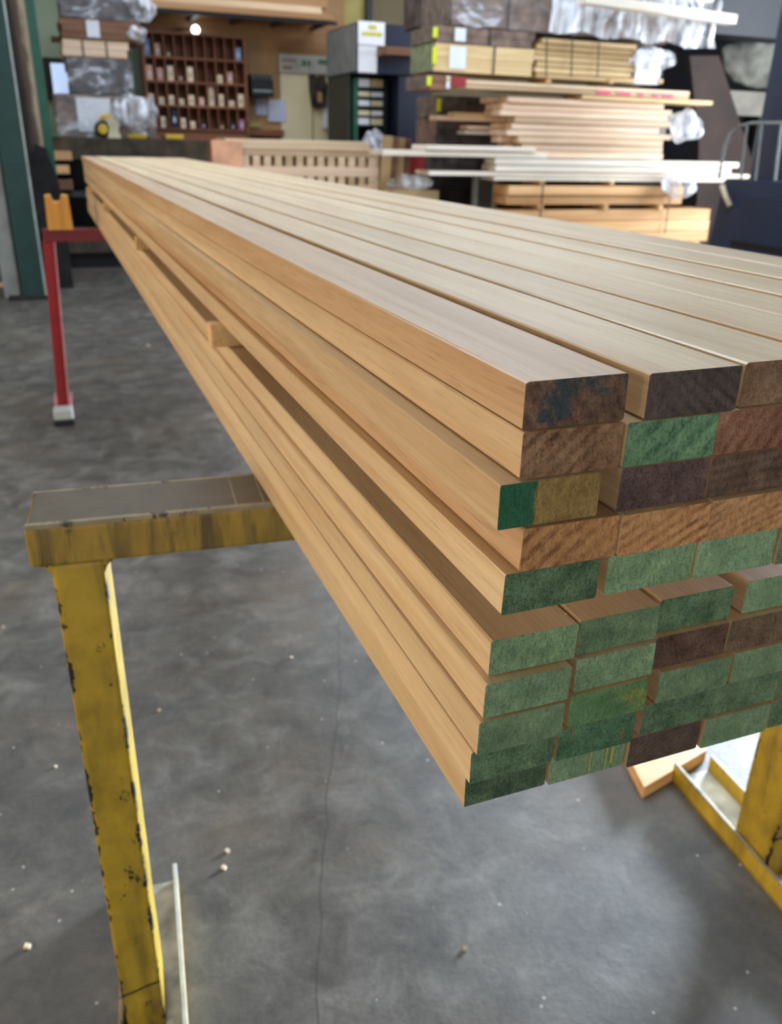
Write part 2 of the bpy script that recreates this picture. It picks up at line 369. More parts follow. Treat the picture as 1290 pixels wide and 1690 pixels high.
def board_mesh(L, far_dx, seed, notch=False):
    rr = random.Random(seed); bm = bmesh.new(); c = .0011
    ns = 18; rings = []
    sag = rr.uniform(-.0006, .0006); ph = rr.uniform(0, 6)
    for i in range(ns+1):
        t = i/ns; y = L*t
        dx = far_dx*t + .0003*math.sin(ph+t*9)
        dz = 0
        prof = [(c,0),(BW-c,0),(BW,c),(BW,BT-c),(BW-c,BT),(c,BT),(0,BT-c),(0,c)]
        j = .0005 if i in (0, ns) else 0
        rings.append([bm.verts.new((x+dx+rr.uniform(-j, j), y+rr.uniform(-j, j)*.6, z+dz)) for x, z in prof])
    for i in range(ns):
        for k in range(8):
            bm.faces.new((rings[i][k], rings[i+1][k], rings[i+1][(k+1)%8], rings[i][(k+1)%8]))
    f = bm.faces.new(rings[0]); f.material_index = 1
    f = bm.faces.new(rings[-1][::-1]); f.material_index = 1
    bmesh.ops.recalc_face_normals(bm, faces=bm.faces)
    me = bpy.data.meshes.new('timber_board'); bm.to_mesh(me); bm.free(); return me
rb = random.Random(21)
for row in range(1, 11):
    lst = list(FIT[row])
    while lst[-1][0] + .0945 < .80 and row > 1:
        lst.append((lst[-1][0]+.0925+rb.uniform(0, .006), lst[-1][1]+rb.uniform(-.006, .006)))
    ncol = len(lst); xe = -1; drift = rb.uniform(-.003, .003); lxe = -1
    for ci, (x, y) in enumerate(lst):
        key = f'{row}{"abcdefghij"[ci]}'
        z = (-row*.03858 - (.0486 if row > 5 else 0))*K
        L = LEN + rb.uniform(-.05, .05) + (-y*K)
        x = max(x, xe + .0009/K); xe = x + .09
        fdx = drift - (x*K*.9 if ci == 0 else 0)
        if ci: fdx = max(drift, lxe + .0009 - x*K)
        lxe = x*K + fdx + BW
        me = board_mesh(L, fdx, row*100+ci)
        hidden = False
        if key in ENDWORD: em, word = E_BROWN[key], ENDWORD[key]
        elif (row, ci) in GREENPICK: k = GREENPICK[(row, ci)]; em, word = E_GREEN[k], GWORD[k]
        else:
            k = rb.choice([0, 1, 2, 0, 1]); em, word = E_GREEN[k], GWORD[k]; hidden = row > 1
        o = bpy.data.objects.new('timber_board', me); COL.objects.link(o)
        me.materials.append(W_BOARD_D if key in ('1a', '4a') else W_BOARD); me.materials.append(em)
        o.location = (x*K, y*K, z)
        lay = 'top layer' if row == 1 else ('bottom layer' if row == 10 else f'{ORD[row]} layer down')
        if hidden:
            tag(o, 'long planed board hidden inside the big stack beyond the frame', 'board', 'boards of the big stack')
        elif row == 1 and ci > 2:
            tag(o, f'long pale planed board, {ORD[ci+1]} from the left in the top layer of the stack', 'board', 'boards of the big stack')
        else:
            tag(o, f'board with {word}, {ORD[ci+1]} from left in {lay}', 'board', 'boards of the big stack')
    if row == 10: pass
drip_host = [o for o in COL.objects if o.get('label', '').startswith('board with smooth green end, second from left in bottom')]
if drip_host:
    for x_, w_, zz in ((.0335, .0012, .004), (.0475, .0010, .001), (.0515, .0030, .006)):
        MB().box(x_, x_+w_, -.0009, .0004, zz, BT-.001).build('wax_drip', plain('yellowish_wax', (150, 150, 84), .6), drip_host[0])
# stickers in the gap
GZ = -5*.03858*K
stk = [(.885, 'nearest to the front ends'), (2.10, 'second from the front ends'), (3.45, 'third from the front ends'), (4.75, 'farthest, near the far ends')]
for y, wd in stk:
    s = MB().box(0, .60, -.014, .014, -GAP+.0004, -.0004, .0015).build('spacer_stick', W_DUN, None, (-.022 if y < 1 else -.012, y, GZ))
    tag(s, f'pale square spacer stick across the gap in the stack, {wd}', 'spacer stick', 'spacer sticks in the stack')

# ------------------------------------------------------------------ stands
def paint(name, col, rust, hx=None, ax=0, grime=.5, chip=.5, streak=False):
    """old paint over steel: grime, and chips gathered along the edges |coord| ~ hx"""
    m, n, l, b = newmat(name)
    v = mapped(n, l, (1,1,1), rnd=False)
    f = noise_n(n, l, v, 22, 5, .65); g = noise_n(n, l, mapped(n, l, (9, 9, 2.0) if not streak else (30, 30, 4), rnd=False), 1.6, 4, .6, .4)
    c0 = lin(col); c1 = tuple(x*.72 for x in c0[:3])+(1,)
    c = ramp(n, l, f, [(.3, c1), (.62, c0)])
    c = mix(n, l, ramp(n, l, g, [(.46, G(0)), (.68, G(grime))]), c, lin((84, 70, 34)))
    ch = noise_n(n, l, mapped(n, l, (1, 1, .55), rnd=False), 34, 8, .74)
    if hx:
        tc = n.new('ShaderNodeTexCoord'); sx = n.new('ShaderNodeSeparateXYZ'); l.new(tc.outputs['Object'], sx.inputs[0])
        e = mth(n, l, 'MINIMUM', mth(n, l, 'DIVIDE', mth(n, l, 'ABSOLUTE', sx.outputs[0]), hx), mth(n, l, 'DIVIDE', mth(n, l, 'ABSOLUTE', sx.outputs[1]), .0525))
        e = mth(n, l, 'MULTIPLY', mth(n, l, 'SUBTRACT', e, .74), 1.05, True)
        ch2 = mth(n, l, 'ADD', ch, mth(n, l, 'MULTIPLY', e, .55))
    else: ch2 = ch
    cm = ramp(n, l, ch2, [(chip+.12, G(0)), (chip+.15, G(1))])
    c = mix(n, l, cm, c, lin(rust))
    l.new(c, b.inputs['Base Color']); b.inputs['Roughness'].default_value = .5; b.inputs['Specular IOR Level'].default_value = .35
    bump(n, l, mth(n, l, 'SUBTRACT', f, mth(n, l, 'MULTIPLY', cm, .8)), b, .35, .0015)
    return m
Y_LEG = paint('yellow_paint_leg', (176, 146, 42), (40, 32, 26), .031, 0, .9, .495)
Y_BEAM = paint('yellow_paint_beam', (158, 128, 46), (48, 26, 20), None, 0, .95, .51, True)
Y_FOOT = paint('yellow_paint_foot', (196, 164, 52), (70, 62, 52), None, 0, .5, .53)
M_WEARTOP = paint('rubbed_steel_top', (96, 82, 56), (150, 142, 112), None, 0, .2, .57)
M_LIP = paint('pale_worn_edge', (150, 136, 104), (74, 62, 50), None, 0, .3, .44)
M_BAREEDGE = paint('bare_pale_steel', (206, 208, 196), (196, 170, 90), None, 0, .15, .5)
R_PAINT = paint('red_paint', (138, 20, 28), (60, 20, 20), None, 0, .1, .60)
R_DARK = paint('dark_red_paint', (104, 22, 30), (40, 16, 18), None, 0, .1, .60)
M_PINKEDGE = plain('lit_pink_edge', (196, 130, 130), .5)  # side light on the red leg edges put into the colour; also on one foot
M_GREYCAP = plain('grey_cap', (176, 180, 172), .5)
M_RUBBER = plain('black_rubber', (18, 18, 20), .6)

M_BLK0 = plain('black_hole', (14, 13, 12), .7)
BEAMZ = (-.4346*K, -.514*K)
def frame_stand(root_loc, rz, half, depth, legw, foot_h, fh, mats, topw, lean=0.0, foot_near=.33, foot_far=.30, foot_w=.112):
    pass
# yellow stand; local frame: x along beam, y across it, z=0 at the floor
st = empty('steel_stand', (.385, .612, FLOOR), -.085, 'worn yellow steel trestle stand carrying the near end of the stack', 'stand')
bt = BEAMZ[0]-FLOOR-.0005; bb = BEAMZ[1]-FLOOR; H2 = .682; D = .0565
MB().box(-H2, H2, -D, D, bb, bt-.004, .005).build('beam', Y_BEAM, st)
MB().box(-H2+.004, H2-.004, -D+.006, D-.006, bt-.006, bt, .0015).build('top_plate', M_WEARTOP, st)
lp = MB().box(-H2+.001, H2-.001, -D+.001, -D+.0095, bt-.006, bt+.0004, .001).box(-H2+.001, H2-.001, D-.0075, D-.001, bt-.006, bt+.0004, .001)
lp.build('edge_lip', M_LIP, st)
MB().lathe([(.001,-.0012),(.0042,-.0011),(.0045,.0002)], (-.345, -D-.0002, bb+.034), 'Y', 12).build('bolt_hole', M_BLK0, st)
MB().box(-.349, -.346, -D-.0008, -D+.0001, bb+.001, bb+.016).build('drip_mark', M_BLK0, st)
bd = MB()
for q in (-.43, -.395): bd.box(q-.001, q+.001, -D+.004, D-.004, bt-.002, bt+.0006)
bd.build('weld_seam', M_LIP, st)
FH = .050
for s in (-1, 1):
    lx = s*.628
    lg = MB(); lg.box(-.0315, .0315, -.0525, .0525, FH-.046, bb-.0002, .006)
    # fillets at the top
    for q in (-1, 1):
        x = q*.0315
        poly = [(x-q*.002, bb+.001), (x+q*.016, bb+.001), (x+q*.0075, bb-.0035), (x+q*.0025, bb-.009), (x-q*.002, bb-.02)]
        lg.prism(poly, -.050, .050)
    lg.build('leg', Y_LEG, st, (lx, 0, 0))
    seam = MB().tube([(-.031, -.0532, .115), (-.012, -.0534, .119), (.008, -.0534, .126), (.030, -.0532, .13)], .0014, 6)
    seam.build('weld_seam', plain('dark_weld', (40, 34, 26)), st, (lx, 0, 0))
    ft = MB().box(-.054, .054, -.30, .262, .0, .006).box(-.054, -.047, -.30, .262, 0, FH, .0015).box(.047, .054, -.30, .262, 0, FH-.002, .0015)
    ft.build('foot', Y_FOOT, st, (lx+.012, 0, 0))
    MB().box(-.0545, -.0465, -.301, .263, FH-.003, FH+.0015, .001).build('foot_rim', M_LIP, st, (lx+.012, 0, 0))
    MB().box(.0465, .0545, -.301, .263, FH-.003, FH+.0015, .001).build('foot_rim', M_BAREEDGE, st, (lx+.012, 0, 0))
    MB().box(-.0465, .0465, -.298, .260, .0062, .008).build('foot_web', plain('daylit_web', (190, 186, 168), .5, vscale=14, var=.3), st, (lx+.012, 0, 0))  # pale web colour holds the daylight falling into the foot
    MB().tube([(.0315, -.045, .010), (.040, -.046, .016), (.046, -.044, .010)], .010, 8).build('weld_bead', M_BAREEDGE, st, (lx, 0, 0))

# red stand
rs = empty('steel_stand', (.40, 4.235, FLOOR), -.02, 'red steel trestle stand carrying the far end of the stack', 'stand')
MB().box(-.665, .665, -.04, .04, bb-.002, bt, .004).build('beam', R_DARK, rs)
for s in (-1, 1):
    MB().bar((s*.645, 0, bb), (s*.685, 0, .05), .052, .06, (0,1,0), .003).build('leg', R_PAINT, rs)
    MB().bar((s*.645+.0285, -.01, bb), (s*.685+.0285, -.01, .05), .005, .05, (0,1,0)).build('lit_leg_edge', M_PINKEDGE, rs)
    lx = s*.685
    MB().box(lx-.045, lx+.045, -.16, .25, .022, .032).box(lx-.045, lx-.038, -.16, .25, .022, .06).box(lx+.038, lx+.045, -.16, .25, .022, .06).build('foot', M_PINKEDGE if s < 0 else R_PAINT, rs)
    MB().box(lx-.048, lx+.048, -.19, -.10, .030, .085, .008).build('foot_cap', M_GREYCAP, rs)
    for yy in (-.145, .22):
        MB().box(lx-.050, lx+.050, yy-.05, yy+.03, .0, .031, .006).build('rubber_pad', M_RUBBER, rs)
# notched block on the red stand
bx0, bx1, bz0, bz1 = rect(75, 320, 117, 375, 4.20)
bz0 = BEAMZ[0]; wdt = bx1-bx0; hh = .155
nb = MB().prism([(0,0),(wdt,0),(wdt-.006,hh),(wdt*.70,hh+.004),(wdt*.60,hh-.028),(wdt*.36,hh-.028),(wdt*.26,hh+.004),(.004,hh)], -.05, .05)
tag(nb.build('notched_block', W_BLOCK, None, (bx0, 4.235, bz0)), 'yellowish notched wooden block standing on the red stand', 'wooden block')

# offcut by the right foot of the yellow stand
def FP(u, v, z):
    d = Fv + Rv*((u-645)/FPX) + Dv*((v-845)/FPX); t = (z-CZ)/d.z
    return CX+d.x*t, CY+d.y*t
zt_ = FLOOR+.034
A_ = Vector(FP(1063, 1299, zt_)); B_ = Vector(FP(1166, 1238, zt_)); C_ = Vector(FP(1044, 1262, zt_)); dd = (C_-A_).normalized()*.62
pl = MB(); lo = [pl.bm.verts.new((q.x-A_.x, q.y-A_.y, 0)) for q in (A_, B_, B_+dd, A_+dd)]; hi = [pl.bm.verts.new((q.x-A_.x, q.y-A_.y, .034)) for q in (A_, B_, B_+dd, A_+dd)]
pl.bm.faces.new(lo); pl.bm.faces.new(hi[::-1])
for i in range(4): pl.bm.faces.new((lo[i], hi[i], hi[(i+1) % 4], lo[(i+1) % 4]))
tag(pl.build('timber_offcut', W_ORNX, None, (A_.x, A_.y, FLOOR)), 'orange-brown timber offcut on the floor behind the right foot of the yellow stand', 'offcut')

# chips on the floor
M_CHIP = plain('pale_chip', (206, 190, 160), .8)
for i, (u, v, wd) in enumerate([(247, 571, 'below the far part of the stack'), (95, 1265, 'left of the yellow leg at mid height'), (52, 1560, 'left of the yellow leg low down'),
        (285, 1575, 'just right of the foot of the yellow stand'), (4, 1037, 'at the left edge of the floor'), (380, 1405, 'right of the yellow leg'),
        (375, 1432, 'right of the yellow leg, lower of two'), (262, 1175, 'close beside the middle of the yellow leg'), (483, 1085, 'on bare floor below the stack'), (770, 1570, 'in the lower middle of the floor')]):
    x, y = FP(u, v, FLOOR); r_ = random.Random(i)
    s_ = .004 + .004*r_.random() if i else .012
    cb = MB().prism([(0,0),(s_*1.6,s_*.2),(s_*1.3,s_),(s_*.2,s_*.7)], 0, s_*1.2)
    tag(cb.build('wood_chip', M_CHIP, None, (x, y, FLOOR), r_.uniform(0, 3)), f'small pale wood chip on the concrete {wd}', 'wood chip', 'wood chips on the floor')

# ================================================================== background of the workshop
M_NAVY = plain('navy_paint', (24, 32, 54), .45, vscale=3)
M_DARKBLUE = plain('dark_blue_machine_paint', (34, 54, 92), .4, vscale=3)
M_NAVYF = plain('navy_forklift_paint', (34, 46, 68), .45, vscale=2)
M_BLACK = plain('black_steel', (20, 21, 24), .5)
M_DKGREY = plain('dark_grey_steel', (58, 58, 58), .55)
M_GREY = plain('grey_steel', (136, 140, 138), .5)
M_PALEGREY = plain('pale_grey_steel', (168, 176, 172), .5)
M_GREEN = plain('dark_green_steel', (20, 56, 52), .45)
M_GREENL = plain('mid_green_steel', (40, 90, 72), .5)
M_SOOT = plain('sooty_beige_panel', (150, 136, 116), .8, vscale=1.6, var=.45)
M_DARKSTUFF = plain('dark_mottled', (36, 31, 30), .8, vscale=8, var=.4)
M_CREAM = plain('cream_door_paint', (222, 208, 168), .55, vscale=2, var=.05)
M_PAPER = plain('white_paper', (226, 228, 232), .7, var=.03)
M_PAPERB = plain('bluish_paper', (190, 194, 214), .7, var=.04)
M_TAG = plain('yellow_tag', (214, 222, 40), .6, var=.05)
M_REDP = plain('red_end_paint', (150, 44, 48), .6)
M_PINKP = plain('pink_mark', (240, 84, 120), .6)
M_CARD = plain('brown_cardboard', (176, 146, 102), .8, vscale=4)
M_PACKBR = plain('brown_wrapped_pack', (132, 108, 94), .6, vscale=9, var=.3)
M_PACKDK = plain('dark_wrapped_pack', (84, 74, 72), .5, vscale=9, var=.4)
M_ENDGREY = plain('grey_brown_pack_end', (120, 106, 94), .7, vscale=12, var=.25)
M_ENDGRN = plain('grey_green_pack_end', (134, 140, 108), .7, vscale=12, var=.2)
M_STRAP = plain('dark_strap', (40, 38, 40), .5)
M_YTOOL = plain('yellow_tool_plastic', (214, 176, 54), .5)
M_WTOOL = plain('cream_tool_plastic', (214, 200, 168), .5)
def film():
    m, n, l, b = newmat('clear_plastic_film')
    v = mapped(n, l, (1,1,1), rnd=True)
    f = noise_n(n, l, mapped(n, l, (2.2, 2, 3.2), rnd=True, rot=(0, .6, 0)), 1.2, 3, .55, 1.6)
    b.inputs['Base Color'].default_value = (.80, .82, .88, 1); b.inputs['Roughness'].default_value = .16
    b.inputs['Specular IOR Level'].default_value = .9
    l.new(ramp(n, l, f, [(.45, G(.05)), (.55, G(.15)), (.64, G(.60))]), b.inputs['Alpha'])  # sheen highlights put into the film as streaks of opacity
    bump(n, l, f, b, .5, .02); return m
FILM = film()
def film2():
    m, n, l, b = newmat('milky_sheen_film')
    f = noise_n(n, l, mapped(n, l, (9, 3, 1.3), rnd=True, rot=(0, .35, 0)), 1.2, 4, .6, .9)
    b.inputs['Base Color'].default_value = (.86, .88, .94, 1); b.inputs['Roughness'].default_value = .2
    l.new(ramp(n, l, f, [(.38, G(.10)), (.50, G(.45)), (.60, G(.92))]), b.inputs['Alpha'])  # white sheen on the folds painted as opaque streaks
    bump(n, l, f, b, .6, .02); return m
FILM2 = film2()

def sheet(name, x0, x1, z0, z1, Y, amp, parent=None, seed=0, nx=44, nz=22, sag=0.0, foldtop=.25, slope=0.0):
    """a wrinkled film: hangs in front of the pack and folds back over its top"""
    bm = bmesh.new(); g = []
    for j in range(nz+1):
        t = j/nz; row = []
        for i in range(nx+1):
            s_ = i/nx; x = x0+(x1-x0)*s_
            q = Vector((x*6+seed, t*3, seed)); w_ = noise.noise(q)*.8 + noise.noise(q*2.1)*.22
            rim = noise.noise(Vector((x*4, seed, 3)))*.10*(z1-z0)
            if t < .75:
                tt = t/.75; z = (z0 + rim*(1-tt) - sag*s_*(1-tt)) + (z1-z0+sag*s_*(1-tt)-rim*(1-tt))*tt; y = Y - abs(w_)*amp - .004
            else:
                z = z1 + .001 + abs(w_)*amp*.05; y = Y + (t-.75)/.25*foldtop
            row.append(bm.verts.new((x, y, z+slope*s_)))
        g.append(row)
    for j in range(nz):
        for i in range(nx): bm.faces.new((g[j][i], g[j][i+1], g[j+1][i+1], g[j+1][i]))
    me = bpy.data.meshes.new(name); bm.to_mesh(me); bm.free(); me.materials.append(FILM)
    for p in me.polygons: p.use_smooth = True
    o = bpy.data.objects.new(name, me); COL.objects.link(o)
    if parent: o.parent = parent
    return o

def pack(u0, v0, u1, v1, Y, depth, label, body, endm=None, layers=4, straps=(), film_on=False, tagm=True, group=None, lab=None, seed=1, zr=None):
    """a factory bundle of boards that moves as one: body of layered boards, painted end, straps, labels, wrap"""
    x0, x1, z0, z1 = rect(u0, v0, u1, v1, Y)
    if zr: z1 = P(zr, v0, Y)[1]; z0 = P(zr, v1, Y)[1]
    e = empty('lumber_bundle', (x0, Y, z0), 0, label, 'lumber bundle', group)
    W = x1-x0; Hh = z1-z0; rr = random.Random(seed); m = MB()
    for k in range(layers):
        for q in range(3):
            a = rr.uniform(0, .03); c = rr.uniform(0, .05)
            m.box(a, W-c, depth*q/3+.003, depth*(q+1)/3-.003, Hh*k/layers+.001, Hh*(k+1)/layers-.002)
    m.build('board_pack', body, e)
    if endm: MB().box(-.008, .004, .004, depth-.004, .003, Hh-.004, .002).build('painted_end', endm, e)
    for s_ in straps:
        xs = P(s_, (v0+v1)/2, Y)[0]-x0
        MB().box(xs-.008, xs+.008, -.004, -.0005, -.002, Hh+.002).box(xs-.008, xs+.008, -.004, depth+.004, Hh, Hh+.003).build('strap', M_STRAP, e)
    if tagm: MB().box(-.012, .03, -.006, -.001, Hh*.25, Hh*.85).build('yellow_tag', M_TAG, e)
    if lab:
        a = P(lab[0], (v0+v1)/2, Y)[0]-x0; b_ = P(lab[1], (v0+v1)/2, Y)[0]-x0
        MB().box(a, b_, -.007, -.001, Hh*.12, Hh*.92).build('paper_label', M_PAPER, e)
    if film_on:
        s_ = sheet('plastic_wrap', x0-.005, x1+.005, z0+.002, z1, Y-.008, .05, None, seed*3.1, foldtop=depth)
        s_.parent = e; s_.matrix_parent_inverse = Matrix.Translation((-x0, -Y, -z0))
    return e

nb_count = [0]
def loose(u0, v0, u1, v1, Y, mat, desc, layers=3, rows=2, pd=.17, jit=5, seed=0, group='loose boards in the right-hand piles', sticks=(), cat='board'):
    """loose boards piled in layers; every board its own object"""
    rr = random.Random(seed*7+3)
    um = (max(u0, 700)+min(u1, 1150))/2
    x0, x1, z0, z1 = rect(u0, v0, u1, v1, Y); h = (z1-z0)/layers
    ppm = (u1-u0)/(x1-x0)
    for k in range(layers):
        for q in range(rows):
            a = x0+rr.uniform(-jit, jit)/ppm*(1 if k else .3); b_ = x1+rr.uniform(-jit, jit)/ppm
            y0 = Y+q*pd*1.04+rr.uniform(0, .03); zz = z0+k*h
            o = MB().box(0, b_-a, 0, pd, .0005, h-.006, .003).build('lumber_board', mat, None, (a, y0, zz))
            pos = 'front' if q == 0 else ('back' if q == rows-1 else 'middle')
            lw = 'only' if layers == 1 else ('top' if k == layers-1 else ('bottom' if k == 0 else ORD[layers-k]+' from top'))
            tag(o, f'{desc}, {lw} layer, {pos} row', cat, group)
            nb_count[0] += 1
    for s_ in sticks:
        xs = P(s_, v1, Y)[0]
        pass
    return x0, x1, z0, z1
def bearer(u, v0, v1, Y, desc, mat=W_DUN, depth=.36):
    a, z1 = P(u, v0, Y); z0 = P(u, v1, Y)[1]
    o = MB().box(-.022, .022, -.01, depth, 0, z1-z0, .002).build('bearer', mat, None, (a, Y, z0))
    tag(o, desc, 'bearer', 'bearers between the piles')

# ---------------- right-hand lumber piles (fronts at y = 7.0, one ahead of another where the photo shows it)
RY = 7.0
def vat(v, u, uref=930): return v+(u-uref)*.055
def pile(u0, u1, v0, v1, *a, **k):
    """v0, v1 given at u = 930; the row runs level in the room"""
    um = (u0+u1)/2
    _, z1 = P(930, v0, a[0]); _, z0 = P(930, v1, a[0])
    # back to photo rows at the middle of this pile
    def row(z):
        x = P(um, 250, a[0])[0]; d = Vector((x-CX, a[0]-CY, z-CZ)); return 845+FPX*d.dot(Dv)/d.dot(Fv)
    return u0, row(z1), u1, row(z0)
def L(u0, u1, v0, v1, mat, desc, **k):
    Y = k.pop('Y', RY); a = pile(u0, u1, v0, v1, Y)
    return loose(a[0], a[1], a[2], a[3], Y, mat, desc, **k)
def PK(u0, u1, v0, v1, depth, label, body, **k):
    Y = k.pop('Y', RY); a = pile(u0, u1, v0, v1, Y)
    return pack(a[0], a[1], a[2], a[3], Y, depth, label, body, **k)

# below what the photo shows, the piles carry on down to the floor
xA, zA = P(822, 400, RY)
zb = P(930, 404, RY)[1]; xB = P(1165, 400, RY)[0]
for k, xx in enumerate([xA+.15, (xA+xB)/2, xB-.15]):
    tag(MB().box(-.06, .06, 0, .5, 0, zb-FLOOR-.001, .004).build('support_block', W_DUN, None, (xx, RY, FLOOR)), f'heavy timber block under the right-hand piles, {["left","middle","right"][k]} one', 'support block')
L(820, 1172, 346, 403, W_ORNX, 'orange-brown board in the lowest right-hand pile', layers=3, seed=1, jit=2)
for u in (893, 1000, 1090): bearer(u, 338, 346, RY, f'small stick above the lowest right-hand pile, {dict([(893,"left"),(1000,"middle"),(1090,"right")])[u]} one')
L(838, 1128, 306, 338, W_ORNX, 'orange-brown board in the strapped low pile', layers=2, seed=2, jit=2)
for u, q in ((895, 'left'), (1010, 'middle'), (1120, 'right')): bearer(u, 299, 306, RY, f'stick under the whitish boards, {q} one')
for u, q in ((893, 'left'), (1104, 'right')):
    xs = P(u, 320, RY)[0]; zt = P(u, 300, RY)[1]; z_ = P(u, 385, RY)[1]
    tag(MB().box(-.006, .006, -.02, -.016, 0, zt-z_).build('strap', M_STRAP, None, (xs, RY, z_)), f'dark strap down the front of the low orange piles, {q} one', 'strap')
L(815, 1236, 292, 299, W_WHITEX, 'lowest long whitish board in the right-hand piles', layers=1, seed=3, jit=7)
L(710, 1238, 284, 292, W_WHITEX, 'whitish board poking left below the longest white ones', layers=1, seed=33, jit=3)
L(822, 1215, 262, 284, W_WHITEX, 'long greyish white board in the middle of the piles', layers=2, seed=4, jit=9)
L(632, 905, 252, 262, W_WHITEX, 'white board poking out far left of the piles', layers=1, seed=5, jit=4, rows=2, Y=6.98)
L(704, 885, 243, 252, W_WHITEX, 'short white board on top of the poking white boards', layers=1, seed=6, jit=3, rows=2, Y=6.98)
L(852, 1105, 226, 261, W_PINKX, 'pinkish board above the white boards', layers=3, seed=7, jit=13, Y=7.02)
L(842, 1102, 194, 226, W_PINKX, 'pinkish board in the middle pile', layers=3, seed=8, jit=13, Y=7.02)
L(830, 1106, 162, 194, W_PINKX, 'pinkish board in the upper middle pile', layers=3, seed=9, jit=13, Y=7.02)
for i, (u0, u1, v0, v1) in enumerate([(776, 852, 184, 191), (745, 846, 190, 198), (797, 850, 206, 213), (792, 845, 215, 221)]):
    q = rect(u0, v0+1, u1, v1+1, 7.1)
    tag(cbox('lumber_board', q[0], q[1]+.25, 7.42, 7.595, q[2], q[3], [W_YELX, W_PINKX, W_PINKX, W_WHITEX][i], .002), f'{["yellowish","pinkish","pinkish","whitish"][i]} board end poking left from the middle piles, {["topmost","second","third","lowest"][i]} of four', 'board', 'board ends poking out')
# dark packs behind, at the left of the piles
PK(722, 1100, 166, 200, .5, 'dark wrapped bundle with a yellow tag behind the pinkish boards', M_PACKDK, endm=M_ENDGREY, Y=7.6, layers=3, seed=11)
PK(720, 1100, 201, 257.5, .5, 'dark wrapped bundle below the tagged dark one', M_PACKDK, endm=M_PACKBR, Y=7.6, layers=3, tagm=False, seed=12)
PK(700, 1090, 258, 291, .5, 'dark bundle behind the poking white boards', M_PACKDK, endm=M_REDP, Y=7.62, layers=2, tagm=False, seed=13)
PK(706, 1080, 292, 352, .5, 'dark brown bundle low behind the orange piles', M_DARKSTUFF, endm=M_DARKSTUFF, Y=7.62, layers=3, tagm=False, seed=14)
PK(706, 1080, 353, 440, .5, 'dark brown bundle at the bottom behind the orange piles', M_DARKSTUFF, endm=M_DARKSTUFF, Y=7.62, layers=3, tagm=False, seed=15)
tr = empty('steel_rack_post', (P(795, 300, 7.35)[0], 7.3, FLOOR), 0, 'grey steel upright with plates left of the orange piles', 'rack post')
zt = P(795, 284, 7.35)[1]-FLOOR
MB().box(-.10, -.06, 0, .06, 0, zt, .003).build('upright', M_GREY, tr)
MB().box(.10, .15, 0, .06, 0, zt, .003).build('upright', M_GREY, tr)
MB().box(-.058, .098, .01, .05, zt-.32, zt-.03, .003).build('back_plate', M_DKGREY, tr)
# pink-marked pile with the long top board
L(757, 1140, 138, 153, W_PALEX, 'pale board with pink marks in the long thin pile', layers=2, seed=16, jit=2)
L(960, 1178, 153, 161.5, W_YELX, 'yellowish board poking out right below the pink-marked pile', layers=1, seed=44, jit=3)
for i, (a, b_) in enumerate([(985, 1008), (1020, 1040), (1054, 1062), (1078, 1087), (1094, 1110)]):
    q = rect(*pile(a, b_, 146, 152, RY), RY)
    tag(cbox('pink_mark', q[0], q[1], RY-.004, RY-.001, q[2], q[3], M_PINKP), f'pink paint mark on the thin pale pile, {ORD[i+1]} from left', 'paint mark', 'pink paint marks')
PK(706, 756, 134, 158, .5, 'short red-ended bundle with yellow tag at the left of the thin pile', W_BROWNX, endm=M_ENDGREY, layers=2, seed=17, lab=(736, 742))
q = rect(*pile(743, 768, 136, 152, RY), RY)
tag(cbox('red_panel', q[0], q[1], RY-.012, RY-.006, q[2], q[3], M_REDP), 'red painted patch board at the left of the thin pale pile', 'panel')
for u, wd in ((905, 'left'), (1008, 'middle'), (1090, 'right')): bearer(u, 131, 138, RY, f'light stick under the yellowish strapped pile, {wd} one')
bearer(740, 129, 134, RY, 'light stick under the tan tagged bundle')
PK(715, 884, 84, 129, .5, 'tan bundle with grey-green painted end and white label', W_YELX, endm=M_ENDGRN, straps=(815,), lab=(741, 768), seed=18, layers=2)
PK(716, 884, 56, 83, .5, 'pinkish brown bundle with white label between two others', M_PACKBR, endm=M_ENDGREY, straps=(808,), lab=(750, 768), seed=19, layers=2)
L(886, 1045, 62, 130, W_YELX, 'yellowish board in the strapped pile under the plastic', layers=7, seed=20, jit=9, rows=2, Y=7.0)
for i, u in enumerate((906, 948, 992)):
    xs, zt = P(u, 56, RY); z_ = P(u, 130, RY)[1]
    o = MB().bar((0, 0, 0), (-.03, 0, zt-z_-.02), .010, .004, (0, 1, 0)).build('strap', M_STRAP, None, (xs, RY-.012, z_+.01))
    tag(o, f'dark strap over the yellowish pile, {ORD[i+1]} from left', 'strap', 'straps over the yellowish pile')
WW = PK(1046, 1092, 70, 130, .45, 'white and blue wrapped pack at the right end of the yellowish pile', M_PAPER, tagm=False, layers=2, film_on=True, seed=22)
WB = PK(742, 1130, -60, 54, .6, 'brown bundle wrapped in shiny clear plastic on top of the piles', W_BROWNX if False else M_PACKBR, endm=M_ENDGREY, straps=(840,), layers=4, tagm=False, film_on=True, seed=23)
q = rect(*pile(716, 741, -60, 54, 7.3), 7.3)
tag(cbox('wrapped_pack', q[0], q[1]+.3, 7.62, 8.0, q[2], q[3], M_PACKDK, .01), 'brown-grey pack showing its end left of the plastic wrapped bundle', 'lumber bundle')
